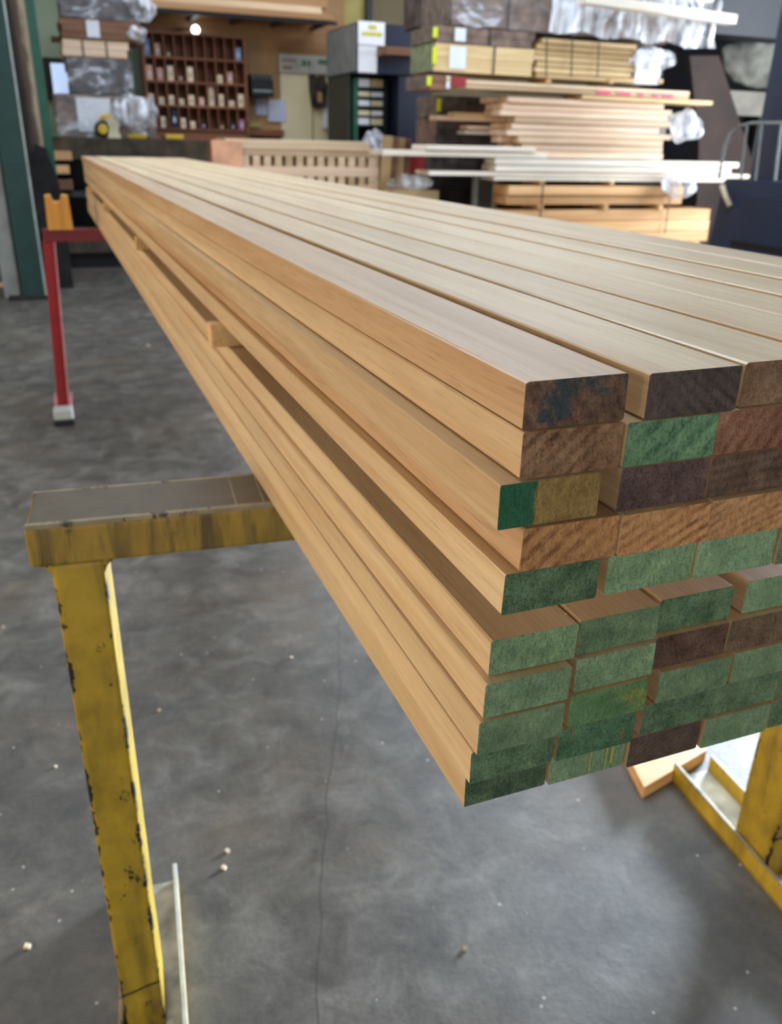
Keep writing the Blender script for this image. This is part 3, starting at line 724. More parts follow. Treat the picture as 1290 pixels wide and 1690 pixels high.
# long white beams above, and the film hanging at the right
q = rect(965, -10, 1212, 30, 6.7)
b0 = P(960, -2, 6.7); b1 = P(1214, 32, 6.7)
tag(MB().bar((b0[0], 6.7, b0[1]), (b1[0], 6.75, b1[1]), .075, .12, (0, 1, 0), .004).build('long_beam', W_WHITEX), 'long pale beam lying over the plastic at the top right', 'beam')
b0 = P(1010, -22, 6.95); b1 = P(1172, -2, 6.95)
tag(MB().bar((b0[0], 6.95, b0[1]), (b1[0], 6.95, b1[1]), .06, .1, (0, 1, 0), .004).build('long_beam', W_WHITEX), 'short pale beam behind the long one at the top right', 'beam')
xa, za = P(905, 0, 6.9); xb, zb2 = P(1168, 84, 6.9); 
sh = sheet('plastic_sheet', xa, xb, zb2+.06, P(930, -30, 6.9)[1], 6.86, .11, None, 5.5, sag=.06, foldtop=.5)
sh.data.materials[0] = FILM2; sh.parent = WB; sh.location = -WB.location
xa, za = P(1072, 222, 7.0); xb, zb2 = P(1150, 185, 7.0)
def rag(name, u0, v0, u1, v1, Y, label, seed, mat=None, cat='plastic wrap', par=None):
    x0, x1, z0, z1 = rect(u0, v0, u1, v1, Y); bm = bmesh.new()
    bmesh.ops.create_icosphere(bm, subdivisions=4, radius=.5)
    c = Vector(((x0+x1)/2, Y, (z0+z1)/2))
    for vv in bm.verts:
        p = vv.co.copy(); q_ = p*2.6+Vector((seed, 0, 0))
        f = 1+.36*noise.noise(q_)+.12*noise.noise(q_*2.3); p *= f
        vv.co = Vector((p.x*(x1-x0), p.y*min(.3, (z1-z0)*1.2), p.z*(z1-z0)))
    me = bpy.data.meshes.new(name); bm.to_mesh(me); bm.free(); me.materials.append(mat or FILM2)
    for p in me.polygons: p.use_smooth = True
    o = bpy.data.objects.new(name, me); COL.objects.link(o); o.location = c
    if par is not None:
        o.parent = par; o.location = c-par.location; return o
    return tag(o, label, cat)
rag('plastic_wrap', 1108, 180, 1152, 236, 7.1, 'crumpled clear plastic at the right ends of the pinkish boards', 3)
rag('plastic_wrap', 1098, 282, 1142, 330, 6.88, 'crumpled white plastic on the low right orange pile', 6)
rag('loose_wrap', 1040, 78, 1108, 118, 6.9, '', 9, par=WW)

# ---------------- slotted stack in the middle distance
SY = 8.0
sl = rect(345, 225, 622, 330, SY)
def zof(v, u=480, Y=SY): return P(u, v, Y)[1]
cr = empty('slotted_timber_frame', (P(372, 250, SY)[0], SY, FLOOR), 0, 'long pale slotted timber frame standing behind the far boards', 'timber frame')
ox_ = cr.location.x
def cz(v): return zof(v)-FLOOR
xl = P(400, 265, SY)[0]-ox_; xr = P(626, 270, SY)[0]-ox_
MB().box(0, P(611, 240, SY)[0]-ox_, 0, .5, cz(247), cz(231), .004).build('top_board', W_PALEX, cr)
MB().box(0, xr, .01, .5, cz(258), cz(247)-.001, .003).build('upper_rail', W_PINKX, cr)
MB().box(xl, xr, .01, .5, cz(291), cz(275), .003).build('middle_rail', W_PINKX, cr)
MB().box(xl, xr, .01, .5, 0.02, cz(306), .003).build('lower_rail', W_PINKX, cr)
MB().box(xl, xr, .42, .5, cz(306), cz(258)).build('slot_shade_back', M_DARKSTUFF, cr)  # dark panel added to paint the shade inside the slots
n_ = 13; st_ = (xr-xl)/n_
for k in range(n_+1):
    a = xl+k*st_
    if k == n_: a = xr-.04
    MB().box(a, a+st_*.62 if k < n_ else xr, .012, .20, cz(275), cz(258)-.0005).build('spacer', W_PALEX, cr)
    MB().box(a, a+st_*.62 if k < n_ else xr, .012, .20, cz(306), cz(291)-.0005).build('spacer', W_PALEX, cr)
MB().box(P(349, 255, SY)[0]-ox_, xl-.002, -.03, -.002, .02, cz(234), .003).build('end_block', plain('pinkish_end_block', (226, 168, 132), .6, vscale=8), cr)
MB().box(0, xr, .1, .4, 0, .02).build('skid', M_DARKSTUFF, cr)
# leaning boards and oddments right of it
for i in range(4):
    u = 636+i*11
    x_, zt = P(u, 224+i*1.5, 7.7+i*.05); Yb = 7.7+i*.06
    lean = .16
    o = MB().bar((0, 0, 0), (lean*.5, 0, zt-FLOOR), .10, .022, (0, 1, 0), .002).build('leaning_board', [M_CARD, W_BROWNX, M_CARD, W_BROWNX][i], None, (x_-lean*.35, Yb, FLOOR))
    tag(o, f'brown board leaning upright between slotted frame and dark cabinet, {ORD[i+1]} from left', 'board', 'leaning boards')
rag('plastic_wrap', 640, 288, 716, 314, 7.3, 'heap of clear plastic lying left of the dark packs', 12)
q = rect(640, 306, 716, 330, 7.3)
tag(MB().box(0, q[1]-q[0], -.12, .12, 0, P(676, 313, 7.3)[1]-FLOOR, .01).build('waste_box', M_CARD, None, (q[0], 7.3, FLOOR)), 'cardboard box under the heap of plastic', 'box')

# ---------------- plywood partition, door, loft
PY = 11.3
x0, x1, z0, z1 = rect(236, 28, 568, 250, PY)
struct(MB().box(x0, x1, PY, PY+.12, FLOOR, 2.9).build('wall_partition', W_PLY))
# plywood patches on it
q = rect(408, 68, 460, 215, PY)
tag(MB().box(0, q[1]-q[0], -.02, -.001, 0, q[3]-q[2]).build('plywood_panel', plain('lighter_plywood', (168, 128, 82), .6, vscale=2), None, (q[0], PY, q[2])), 'lighter plywood panel behind the notices left of the door', 'panel')
q = rect(462, 120, 553, 240, PY)
d1 = MB().box(q[0], q[1], PY-.04, PY-.001, FLOOR, q[3], .003); struct(d1.build('door_1', M_CREAM))
dx = P(514, 180, PY)[0]
struct(MB().box(dx-.01, dx+.01, PY-.046, PY-.0405, FLOOR+.01, q[3]-.02).build('trim_1', plain('door_joint', (150, 138, 108), .6)))
struct(MB().box(q[1]+.003, q[1]+.10, PY-.06, PY-.001, FLOOR, q[3]+.02, .003).build('trim_2', W_BROWNX))
q = rect(458, 92, 551, 122, PY)
bn = empty('banner', (q[0], PY-.03, q[2]+.0), 0, 'grey white banner with green and red marks above the cream door', 'banner')
Wb, Hb = q[1]-q[0], q[3]-q[2]
MB().box(0, Wb, -.045, -.031, 0, Hb, .002).build('banner_sheet', plain('banner_white', (176, 174, 164), .7, vscale=5), bn)
mk = MB()
for a, b_, c_, d_ in [(.68, .97, .55, .80), (.40, .47, .40, .72), (.49, .55, .40, .72)]: mk.box(a*Wb, b_*Wb, -.049, -.0455, c_*Hb, d_*Hb)
mk.build('green_marks', plain('banner_green', (60, 112, 90), .7), bn)
mk = MB()
for a, b_, c_, d_ in [(.05, .30, .62, .72), (.06, .22, .18, .34)]: mk.box(a*Wb, b_*Wb, -.049, -.0455, c_*Hb, d_*Hb)
mk.build('red_marks', plain('banner_red', (150, 96, 92), .7), bn)
# coat on the door
q = rect(511, 124, 538, 180, PY-.1)
ct = MB(); W_ = q[1]-q[0]; H_ = q[3]-q[2]
ct.prism([(.0, H_), (W_*.25, H_), (W_*.45, H_*.85), (W_*.6, H_), (W_*.8, H_), (W_, H_*.7), (W_*.93, H_*.05), (W_*.5, 0), (W_*.15, H_*.06), (W_*.02, H_*.55)], -.07, .04)
o = ct.build('hanging_coat', plain('dark_brown_cloth', (62, 50, 42), .9, vscale=9, var=.4), None, (q[0], PY-.09, q[2]))
MB().box(W_*.38, W_*.66, -.078, -.0705, H_*.2, H_*.5, .003).build('tan_patch', M_CARD, o)
tag(o, 'dark coat with a tan patch hanging on the cream door', 'coat')
q = rect(533, 146, 545, 212, PY-.1)
tag(MB().box(0, q[1]-q[0], -.02, .03, 0, q[3]-q[2], .004).build('white_apron', M_PAPER, None, (q[0], PY-.09, q[2])), 'narrow white cloth hanging right of the coat on the door', 'cloth')
# printer / tray and papers
q = rect(410, 124, 446, 160, PY-.12)
pr = empty('wall_tray', (q[0], PY-.03, q[2]), 0, 'dark wall tray with grey top above the papers', 'tray')
W_ = q[1]-q[0]; H_ = q[3]-q[2]
MB().box(0, W_, -.25, 0, 0, H_*.75, .006).build('tray_body', M_BLACK, pr)
MB().box(0, W_*.95, -.24, -.02, H_*.76, H_, .006).build('tray_top', M_DKGREY, pr)
MB().box(.02, W_-.02, -.262, -.251, H_*.2, H_*.3).build('slot', M_GREY, pr)
for i, (a, b_, c_, d_, lb) in enumerate([(422, 163, 440, 190, 'small bluish notice sheet below the dark tray'), (442, 165, 472, 201, 'larger bluish notice sheet beside the cream door'), (412, 201, 431, 210, 'small yellow note at the bottom of the plywood panel')]):
    q = rect(a, b_, c_, d_, PY-.05)
    tag(cbox('notice', q[0], q[1], PY-.052, PY-.045, q[2], q[3], M_PAPERB if i < 2 else M_YELWALL), lb, 'notice')
q = rect(409, 214, 466, 224, PY-.1)
tag(cbox('wall_shelf', q[0], q[1], PY-.2, PY-.001, q[2], q[3], W_SHELF, .003), 'dark red wooden shelf ledge left of the cream door', 'shelf')
q = rect(292, 46, 318, 54, PY-.1)
lm = empty('wall_lamp', (q[0], PY-.05, q[2]), 0, 'small wall lamp with a bright bulb above the pigeonholes', 'lamp')
MB().tube([(0, 0, .03), (.15, -.05, .04), (q[1]-q[0], -.12, .03)], .012).build('lamp_arm', M_DKGREY, lm)
mb_, n, l, b = newmat('glowing_bulb'); b.inputs['Emission Color'].default_value = (.95, .98, 1, 1); b.inputs['Emission Strength'].default_value = 6
MB().lathe([(.006,-.05),(.035,-.035),(.05,0),(.035,.035),(.006,.05)], (q[1]-q[0]+.02, -.13, .03)).build('bulb', mb_, lm, smooth=True)

# pigeonhole cabinet
GYY = 10.9
gx0, gx1, _, _ = rect(239, 58, 408, 222, GYY)
zt = P(322, 57, GYY)[1]; zb_ = P(322, 214, GYY)[1]
pc = empty('pigeonhole_cabinet', (gx0, GYY, FLOOR), 0, 'dark reddish pigeonhole cabinet full of small boxes on the plywood wall', 'cabinet')
W_, dp = gx1-gx0, .26; z_b, z_t = zb_-FLOOR, zt-FLOOR
MB().box(0, W_, dp-.02, dp, 0, z_t).build('back_panel', W_SHELF, pc)
for xx in (0, W_-.03): MB().box(xx, xx+.03, 0, dp-.021, 0, z_t).build('side_panel', W_SHELF, pc)
nr, nc = 4, 10; rh = (z_t-z_b)/nr; cw = (W_-.03)/nc
for r_ in range(nr+1): MB().box(.031, W_-.031, 0, dp-.021, z_b+r_*rh-.012, z_b+r_*rh+.012).build('shelf', W_SHELF, pc)
for r_ in range(nr):
    for c_ in range(1, nc): MB().box(c_*cw+.006, c_*cw+.020, .006, dp-.022, z_b+r_*rh+.0125, z_b+(r_+1)*rh-.0125).build('divider', W_SHELF, pc)
MB().box(.031, W_-.031, .02, dp-.022, .05, z_b-.02).build('lower_front', W_SHELF, pc)
M_BX = [plain('pale_carton', (226, 206, 178), .8), plain('pinkish_carton', (206, 160, 136), .8), plain('blue_carton', (120, 150, 180), .8), plain('yellow_brown_carton', (120, 96, 40), .8), plain('dark_carton', (40, 40, 60), .8), plain('violet_carton', (170, 120, 150), .8)]
CW = ['pale', 'pinkish', 'light blue', 'yellow-brown', 'dark', 'violet']
items = [(3,0,2,.8),(3,1,1,.6),(3,9,2,.6),(2,0,1,.7),(2,1,1,.6),(2,2,0,.7),(2,4,0,.7),(2,7,0,.4),(2,8,1,.55),(1,0,0,.5),(1,1,0,.35),(1,2,0,.45),(1,3,0,.3),(1,4,0,.5),(1,5,1,.4),(1,6,0,.95),(1,7,0,.6),(1,8,0,.3),(1,9,0,.65),
 (0,0,1,.3),(0,1,0,.55),(0,2,4,.9),(0,3,0,.5),(0,4,0,.35),(0,5,4,.3),(0,7,3,.25),(0,8,4,.3),(0,9,5,.5),(3,2,3,.25),(2,3,3,.3)]
for r_, c_, k, hfr in items:
    rr = random.Random(r_*11+c_)
    w_ = cw*rr.uniform(.45, .62); xx = gx0+c_*cw+.028+rr.uniform(0, cw*.12); hh_ = (rh-.03)*hfr
    o = MB().box(0, w_, 0, .18, 0, hh_, .004).build('small_carton', M_BX[k], None, (xx, GYY+.02+rr.uniform(0, .04), FLOOR+z_b+r_*rh+.0125))
    MB().box(w_*.3, w_*.7, -.004, -.0005, hh_*.3, hh_*.6).build('carton_label', M_PAPERB if k != 0 else M_CARD, o)
    tag(o, f'{CW[k]} carton, {ORD[4-r_]} row down, {ORD[c_+1]} pigeonhole from the left', 'carton', 'cartons in the pigeonholes')
# loft rack: dark steel beam with pale boards on it
LY = 10.6
xa = P(238, 20, LY)[0]; xb = P(556, 20, LY)[0]; zb_ = P(400, 30, LY)[1]; zt = P(400, 24, LY)[1]
lf = empty('loft_rack', (xa, LY, zb_), 0, 'dark steel beam of the overhead rack above the pigeonholes', 'rack')
MB().box(0, xb-xa, 0, .06, 0, zt-zb_).build('beam', M_BLACK, lf)
for k in range(5):
    xx = .06+k*(xb-xa-.2)/4
    MB().box(xx, xx+.05, .0605, PY-LY-.001, 0, zt-zb_, .002).build('bracket_arm', M_DKGREY, lf)
for k, (a, b_, c_, d_, mt, wd) in enumerate([(236, 548, 24, 13, W_PLY, 'lowest'), (236, 530, 13, 2, W_PALEX, 'second lowest'), (240, 540, 2, -12, W_PLY, 'third'), (236, 520, -12, -26, W_PALEX, 'top')]):
    X_a = P(a, 15, LY)[0]; X_b = P(b_, 15, LY)[0]; zz0 = P(400, c_, LY)[1]; zz1 = P(400, d_, LY)[1]
    tag(cbox('loft_board', X_a, X_b, LY-.03+.01*k, LY+.55, zz0+.0005, zz1-.0005, mt, .002), f'wide board on the overhead rack, {wd} layer', 'board', 'boards on the overhead rack')
# yellowed wall part and its post
q = rect(556, 0, 592, 60, 11.8)
struct(MB().box(P(520, 20, 11.8)[0], P(597, 20, 11.8)[0], 11.7, 11.99, P(560, 60, 11.8)[1], ZT).build('wall_yellowed', M_YELWALL))
struct(MB().box(P(597, 20, 11.8)[0], P(606, 20, 11.8)[0], 11.6, 11.99, FLOOR, ZT).build('trim_3', M_DKGREY))

# ---------------- navy cabinet / machine booth
NY = 9.6
x0, x1, _, _ = rect(588, 40, 716, 120, NY); zt = P(650, 40, NY)[1]; zm = P(650, 124, NY)[1]; xm = P(657, 200, NY)[0]
bo = empty('navy_booth', (x0, NY, FLOOR), 0, 'dark navy steel booth with notices between door and lumber piles', 'booth')
W_ = x1-x0; Zt = zt-FLOOR; Zm = zm-FLOOR; Xm = xm-x0
MB().box(0, W_, 0, 1.1, Zm, Zt, .01).build('upper_box', M_NAVY, bo)
MB().box(-.012, -.001, .02, 1.08, Zm+.02, Zt-.02, .003).build('side_panel', M_GREY, bo)
MB().box(Xm, W_, .02, 1.1, 0, Zm-.001, .01).build('lower_box', M_NAVY, bo)
MB().box(0, .03, .3, 1.1, 0, Zm-.001).build('left_leg_panel', plain('olive_grey_panel', (66, 66, 54), .6), bo)
MB().box(.031, Xm-.001, 1.0, 1.09, 0, Zm-.002).build('rear_panel', M_BLACK, bo)
# rack of trays inside it
rk = empty('tray_rack', (x0+.06, NY+.25, FLOOR), 0, 'green and black tray rack with pale trays inside the booth', 'rack')
rw = Xm-.10
for xx in (0, rw-.05): MB().box(xx, xx+.05, 0, .5, 0, Zm-.03, .003).build('upright', M_GREENL if xx == 0 else M_BLACK, rk)
for k in range(6):
    zz = P(630, 206, NY)[1]-FLOOR + k*(Zm-(P(630, 206, NY)[1]-FLOOR))/5.2 - .02
    if k < 5: MB().box(.051, rw-.051, .0, .48, zz, zz+.02).build('tray', M_BLACK, rk)
    if k < 5:
        for j in range(2):
            a = .06+j*(rw-.12)*.55
            o = MB().box(0, (rw-.14)*.5, 0, .3, 0, [.10, .07, .08, .07, .11][k]*.76, .004).build('storage_bin', [M_PAPER, M_CREAM][(k+j) % 2], None, (rk.location.x+a, rk.location.y+.02, FLOOR+zz+.0205))
            tag(o, f'pale storage bin on the tray rack, {ORD[5-k]} tray down, {["left","right"][j]} side', 'bin', 'bins on the tray rack')
for (a, b_, c_, d_, nm) in [(590, 36, 634, 75, 'white notice with yellow lettering strips on the navy booth'), (590, 76, 621, 120, 'plain grey-white notice below the yellow one on the booth')]:
    q = rect(a, b_, c_, d_, NY)
    e_ = cbox('notice', q[0], q[1], NY-.016, NY-.008, q[2], q[3], M_PAPER, .001)
    if 'strips' in nm:
        hw = (q[1]-q[0]); hh_ = q[3]-q[2]; k_ = MB()
        k_.box(-.12*hw, .18*hw, -.008, -.0045, hh_*.68, hh_*.86).box(-.36*hw, .40*hw, -.008, -.0045, hh_*.40, hh_*.56)
        k_.build('yellow_strips', plain('notice_yellow', (196, 190, 60), .6), e_)
    tag(e_, nm, 'notice')
b0 = rect(636, 79, 712, 92, NY-.3)
tag(MB().box(0, b0[1]-b0[0], 0, .30-.001, 0, b0[3]-b0[2], .003).build('plank', W_BROWNX, None, (b0[0], NY-.30, b0[2])), 'brown plank fixed across the front of the navy booth', 'plank')
rag('plastic_wrap', 602, 214, 634, 252, 9.3, 'clear plastic bag hanging low in front of the booth', 15)

# ---------------- far left: wrapped stack on a dark bench, window, columns
BY = 9.9
q = rect(86, 106, 140, 158, Y1)
wn = MB().box(q[0]-.08, q[1]+.1, Y1-.05, Y1-.001, q[2]-.06, q[3]+.06); struct(wn.build('window_1', M_BLACK))
mw, n, l, b = newmat('window_sky_pane'); b.inputs['Emission Color'].default_value = (.42, .62, 1.0, 1); b.inputs['Emission Strength'].default_value = .75; b.inputs['Roughness'].default_value = .1
struct(MB().box(q[0], q[1], Y1-.06, Y1-.051, q[2], q[3]).build('window_2', mw))
bx0 = P(62, 260, BY)[0]; bx1 = P(344, 260, BY)[0]; bz = P(170, 227.5, BY+.15)[1]
bn_ = empty('work_bench', (bx0, BY, FLOOR), 0, 'dark cluttered steel bench carrying the far left wrapped bundles', 'bench')
W_ = bx1-bx0; Hb = bz-FLOOR
MB().box(0, W_, 0, .9, Hb-.22, Hb, .006).build('bench_top', plain('dark_olive_wood', (74, 62, 46), .7, vscale=6, var=.4), bn_)
for xx in (.02, W_*.33, W_*.66, W_-.12): MB().box(xx, xx+.09, .03, .8, .35, Hb-.221).build('leg', M_DARKSTUFF, bn_)
MB().box(0, W_, .0, .85, .17, .42, .005).build('lower_beam', plain('dusty_brown_beam', (78, 70, 58), .8, vscale=5, var=.3), bn_)
MB().box(.05, W_-.05, .10, .8, 0, .169).build('plinth', M_BLACK, bn_)
MB().box(.05, W_-.05, .70, .84, .421, Hb-.222).build('rear_panel', M_BLACK, bn_)
MB().box(.0, W_, .0, .68, Hb*.56, Hb*.60).build('middle_shelf', M_DKGREY, bn_)
for i, (a, b_, c_, d_, mt) in enumerate([(82, 249, 118, 264, W_ORNX), (82, 272, 114, 286, W_ORNX), (84, 296, 120, 312, W_BROWNX)]):
    q = rect(a, b_, c_, d_, BY)
    tag(cbox('timber_offcut', q[0], q[1], BY-.12, BY-.002, q[2], q[3], mt, .004), f'orange timber end at the left of the dark bench, {["top","middle","bottom"][i]} of three', 'offcut', 'offcuts at the bench')
rag('oily_rag', 268, 222, 292, 234, BY+.2, 'dark oily rag on the bench top', 17, M_BLACK, 'rag')
# belt tool on the bench
q = rect(160, 206, 202, 242, BY-.1)
tl = empty('power_tool', (q[0], BY+.068, bz), 0, 'yellow and cream power tool on the dark bench', 'power tool')
W_ = q[1]-q[0]; H_ = q[3]-q[2]
MB().lathe([(.02,-.06),(H_*.36,-.05),(H_*.40,0),(H_*.36,.05),(.02,.06)], (W_*.28, 0, H_*.40), 'Y', 18).build('drum', M_BLACK, tl)
MB().lathe([(.02,-.07),(H_*.22,-.068),(H_*.24,-.062),(.02,-.06)], (W_*.28, 0, H_*.40), 'Y', 18).build('drum_hub', M_YTOOL, tl)
MB().prism([(W_*.45, 0), (W_*.98, 0), (W_*.9, H_*.35), (W_*.98, H_*.8), (W_*.7, H_*.98), (W_*.4, H_*.9), (W_*.55, H_*.5)], -.06, .06).build('housing', M_WTOOL, tl)
MB().tube([(W_*.2, 0, H_*.8), (W_*.4, 0, H_*1.02), (W_*.7, 0, H_*1.0)], .02).build('handle', M_YTOOL, tl)
for i, (u, v, mt, wd) in enumerate([(212, 226, M_YTOOL, 'yellow'), (276, 236, M_YTOOL, 'second yellow')]):
    xx = P(u, v, BY)[0]
    tag(MB().box(0, .20, 0, .08, 0, .05, .01).build('hand_clamp', mt, None, (xx, BY+.1, bz)), f'small {wd} hand tool lying on the dark bench top', 'hand tool')
# wrapped bundles on the bench
def LP(u0, v0, u1, v1, label, body, **k): return pack(u0, v0, u1, v1, k.pop('Y', BY+.15), .7, label, body, zr=170, **k)
g_ = 'bundles on the far left bench'
LA = LP(92, 156.5, 256, 226, 'brown bundle with a white sheet and plastic, lowest on the bench', M_PACKBR, layers=4, film_on=True, seed=31, tagm=False, group=g_, lab=(128, 184))
LP(112, 96, 218, 155, 'bundle with blue-white plastic, second lowest on the bench', M_PACKDK, layers=3, film_on=True, seed=32, tagm=False, group=g_)
LP(100, 68, 214, 95, 'pinkish ended bundle, third up on the bench', W_PINKX, layers=2, seed=33, tagm=False, straps=(137, 176), group=g_)
LD = LP(98, 32, 236, 67, 'dark brown bundle with small grey label, second from top', W_BROWNX, layers=3, film_on=False, seed=34, tagm=False, group=g_, lab=(143, 164))
LE = LP(96, -30, 246, 31, 'top bundle in dark shiny plastic', M_PACKDK, layers=3, film_on=True, seed=35, tagm=False, group=g_)
rag('bulging_wrap', 205, -10, 256, 34, BY+.2, '', 21, par=LE)
rag('bulging_wrap', 205, 40, 242, 72, BY+.2, '', 24, par=LD)
rag('draped_wrap', 186, 158, 260, 218, BY+.1, '', 27, par=LA)
q = rect(86, 46, 104, 56, BY)
tag(cbox('timber_offcut', q[0], q[1]+.2, BY+.86, BY+.98, q[2], q[3], W_BROWNX), 'dark timber end poking out left of the upper left bundles', 'offcut')

# green steel columns at the left
CYY = 8.0
def colx(u, v, Y): return P(u, v, Y)[0]
xe = colx(70, 440, CYY)
gc = empty('steel_column', (xe-.12, CYY, FLOOR), 0, 'dark green steel column at the left edge with a bright edge', 'column')
HC = ZT-FLOOR
MB().box(-.085, .11, 0, .02, 0, HC).build('front_flange', M_GREEN, gc)
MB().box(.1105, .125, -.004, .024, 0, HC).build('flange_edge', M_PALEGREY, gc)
MB().box(-.01, .01, .021, .26, 0, HC).build('web', M_GREEN, gc)
MB().box(-.11, .11, .261, .28, 0, HC).build('rear_flange', M_GREEN, gc)
MB().box(-.20, .17, -.06, .34, 0, .03, .003).build('base_plate', M_DARKSTUFF, gc)
MB().box(-.235, -.10, .06, .20, 0, (P(10, 215, CYY)[1]-FLOOR), .004).build('side_post', M_GREY, gc)
# sooty panel and green jamb behind it
def soot():
    m, n, l, b = newmat('soot_stained_panel')
    tc = n.new('ShaderNodeTexCoord'); sx = n.new('ShaderNodeSeparateXYZ'); l.new(tc.outputs['Generated'], sx.inputs[0])
    f = noise_n(n, l, mapped(n, l, (6, 6, 1.2), rnd=False), 1, 4, .6)
    a = mth(n, l, 'ADD', mth(n, l, 'MULTIPLY', sx.outputs[0], 1.0), mth(n, l, 'MULTIPLY', sx.outputs[2], .22))
    a = mth(n, l, 'ADD', a, mth(n, l, 'MULTIPLY', mth(n, l, 'SUBTRACT', f, .5), .5))
    l.new(ramp(n, l, a, [(.74, lin((30, 25, 25))), (.92, lin((90, 74, 60))), (1.0, lin((186, 170, 144)))]), b.inputs['Base Color'])
    b.inputs['Roughness'].default_value = .8; return m
JY = 9.0
xj0 = colx(76, 300, JY); xj1 = colx(44, 60, JY)
pa = P(12, 0, JY)[0]; pb = P(84, 260, JY)[0]
tag(MB().box(pb-.42, pb-.047, 0, .06, 0, HC).build('sooty_panel', soot(), None, (0, JY, FLOOR)), 'sooty beige upright panel behind the green column', 'panel')
o = MB().box(pb-.045, pb+.035, -.02, .08, 0, HC).build('steel_column', M_GREENL, None, (0, JY, FLOOR))
tag(o, 'slim green steel upright at the right of the sooty panel', 'column')
# black stove-like shape low before the panel
q = rect(44, 235, 84, 330, JY-.3)
tag(MB().prism([(0,0),(.26,0),(.26,.5),(.25,.95),(.18,1.26),(.08,1.30),(.0,1.0)], -.2, .15).build('black_drum_cover', M_DARKSTUFF, None, (q[0]+.02, JY-.25, FLOOR)), 'black sooty cover standing at the foot of the beige panel', 'cover')
# wood scraps on the floor at the left
x, y = FP(0, 474, FLOOR)
tag(MB().box(-.25, .20, 0, .05, 0, .04, .003).build('timber_offcut', W_PINKX, None, (x+.03, y, FLOOR), .05), 'pinkish offcut lying on the floor at the left edge', 'offcut')
x, y = FP(103, 446, FLOOR)
tag(MB().box(-.05, .05, 0, .08, 0, .16, .01).build('white_canister', M_PAPER, None, (x, y, FLOOR)), 'small white canister on the floor behind the red leg', 'canister')

# ---------------- right: forklift, leaning brown sheet, tarpaulin
YB = 6.1
XF, z_ = P(1176, 360, YB)
def PX(u, v, X=None):
    """world y, z of photo point (u, v) on the vertical plane x = X"""
    X = XF if X is None else X
    d = Fv + Rv*((u-645)/FPX) + Dv*((v-845)/FPX); t = (X-CX)/d.x
    return CY+d.y*t, CZ+d.z*t
fk = empty('forklift', (XF, 5.3, FLOOR), 0, 'dark navy forklift with curved grey guard rails at the right edge', 'forklift')
Zt = PX(1184, 294)[1]-FLOOR
def slab(poly, a, b_, name, mat):
    """side profile in y, z pushed along x"""
    m = MB(); A = [m.bm.verts.new((a, y, z)) for y, z in poly]; B_ = [m.bm.verts.new((b_, y, z)) for y, z in poly]
    m.bm.faces.new(A); m.bm.faces.new(B_[::-1]); k = len(poly)
    for i_ in range(k): m.bm.faces.new((A[i_], B_[i_], B_[(i_+1) % k], A[(i_+1) % k]))
    return m.build(name, mat, fk)
slab([(-1.3, .14), (.78, .14), (.80, .5), (.74, Zt-.02), (.70, Zt), (-1.3, Zt)], 0, .95, 'body', M_NAVYF)
slab([(-1.2, .22), (.60, .22), (.56, Zt-.14), (-1.2, Zt-.14)], -.014, -.001, 'side_panel', M_NAVYF)
slab([(-1.1, Zt*.52), (.5, Zt*.52), (.5, Zt*.56), (-1.1, Zt*.56)], -.022, -.015, 'panel_line', M_BLACK)
for yy in (-.95, .5):
    MB().lathe([(.03,-.02),(.10,-.03),(.17,-.02),(.19,.02),(.19,.14),(.05,.16)], (-.01, yy, .19), 'X', 24).build('wheel', M_RUBBER, fk)
def G3(u, v): y, z = PX(u, v, XF+.05); return (.05, y-5.3, z-FLOOR)
MB().tube([G3(1186, 295), G3(1190, 270), G3(1196, 240), G3(1206, 220), G3(1220, 208), G3(1240, 203), G3(1300, 203), G3(1330, 203)], .013).build('guard_rail', M_GREY, fk, smooth=True)
for u in (1228, 1252, 1284): MB().tube([G3(u+5, 206), G3(u-6, 298)], .011).build('guard_bar', M_GREY, fk)
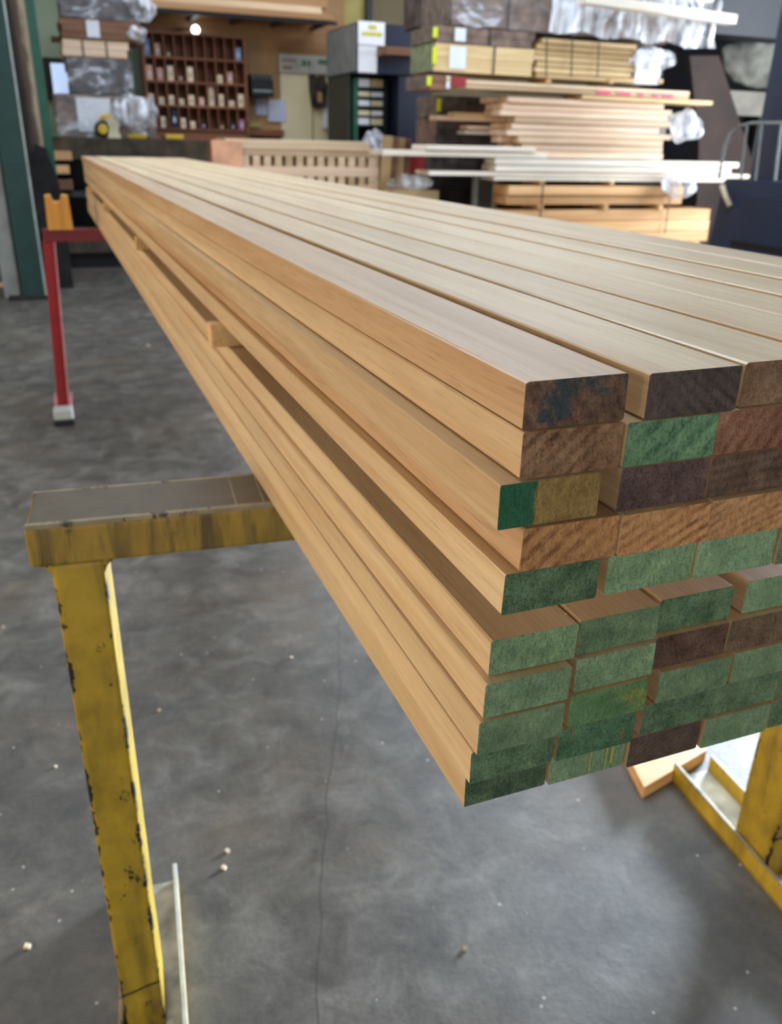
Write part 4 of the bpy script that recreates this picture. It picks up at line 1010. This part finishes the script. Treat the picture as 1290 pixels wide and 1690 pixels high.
ya = PX(1262, 200, XF+.35)[0]-5.3
MB().box(.30, .45, ya-.5, ya, Zt, 3.4).build('mast', M_NAVYF, fk)
MB().box(.30, .80, ya-.5, .5, 3.4, 3.5).build('roof_guard', M_NAVYF, fk)
a = G3(1206, 306); b_ = G3(1219, 340)
MB().tube([(-.05, a[1], a[2]), (-.06, (a[1]+b_[1])/2, (a[2]+b_[2])/2), (-.05, b_[1], b_[2])], .024).build('cream_handle', M_WTOOL, fk, smooth=True)
# dark overhead shutter housing
q = rect(1186, -60, 1330, 62, 7.6)
struct(MB().box(q[0], min(q[1], X1-.01), 7.6, 8.0, q[2], ZT-.01).build('trim_4', plain('near_black_housing', (18, 21, 30), .6)))
# leaning brown sheet
a = P(1138, 92, 7.9); b_ = P(1186, 92, 7.9); c_ = P(1262, 330, 7.9); d_ = P(1150, 330, 7.9); e_ = P(1165, 240, 7.9)
tag(MB().prism([(a[0], a[1]), (b_[0], b_[1]), (c_[0], c_[1]), (c_[0]+.25, FLOOR), (d_[0], FLOOR), (d_[0], d_[1]), (e_[0]-.1, e_[1])], 0, .05).build('leaning_sheet', plain('dark_rusty_brown', (48, 31, 25), .8, vscale=2, var=.25), None, (0, 7.9, 0)), 'dark rusty brown sheet leaning beside the forklift', 'sheet')
rag('tarpaulin', 1196, 62, 1286, 148, 8.25, 'grey crumpled tarpaulin behind the leaning brown sheet', 33, plain('grey_tarpaulin', (120, 118, 108), .7, vscale=3, var=.4), 'tarpaulin')
q = rect(1222, 152, 1270, 192, 8.1)
x_ = q[0]
rk = empty('steel_shelf', (x_-.25, 8.05, FLOOR), 0, 'dark steel shelf carrying the grey tarpaulin at the right', 'shelf')
MB().box(0, min(q[1]-q[0]+.55, 8.5-x_), 0, .4, q[2]-FLOOR, q[3]-FLOOR, .004).build('shelf_top', plain('pale_box_side', (124, 118, 106), .7), rk)
for xx in (.02, .55): MB().box(xx, xx+.06, .05, .3, 0, q[2]-FLOOR-.001).build('leg', M_BLACK, rk)
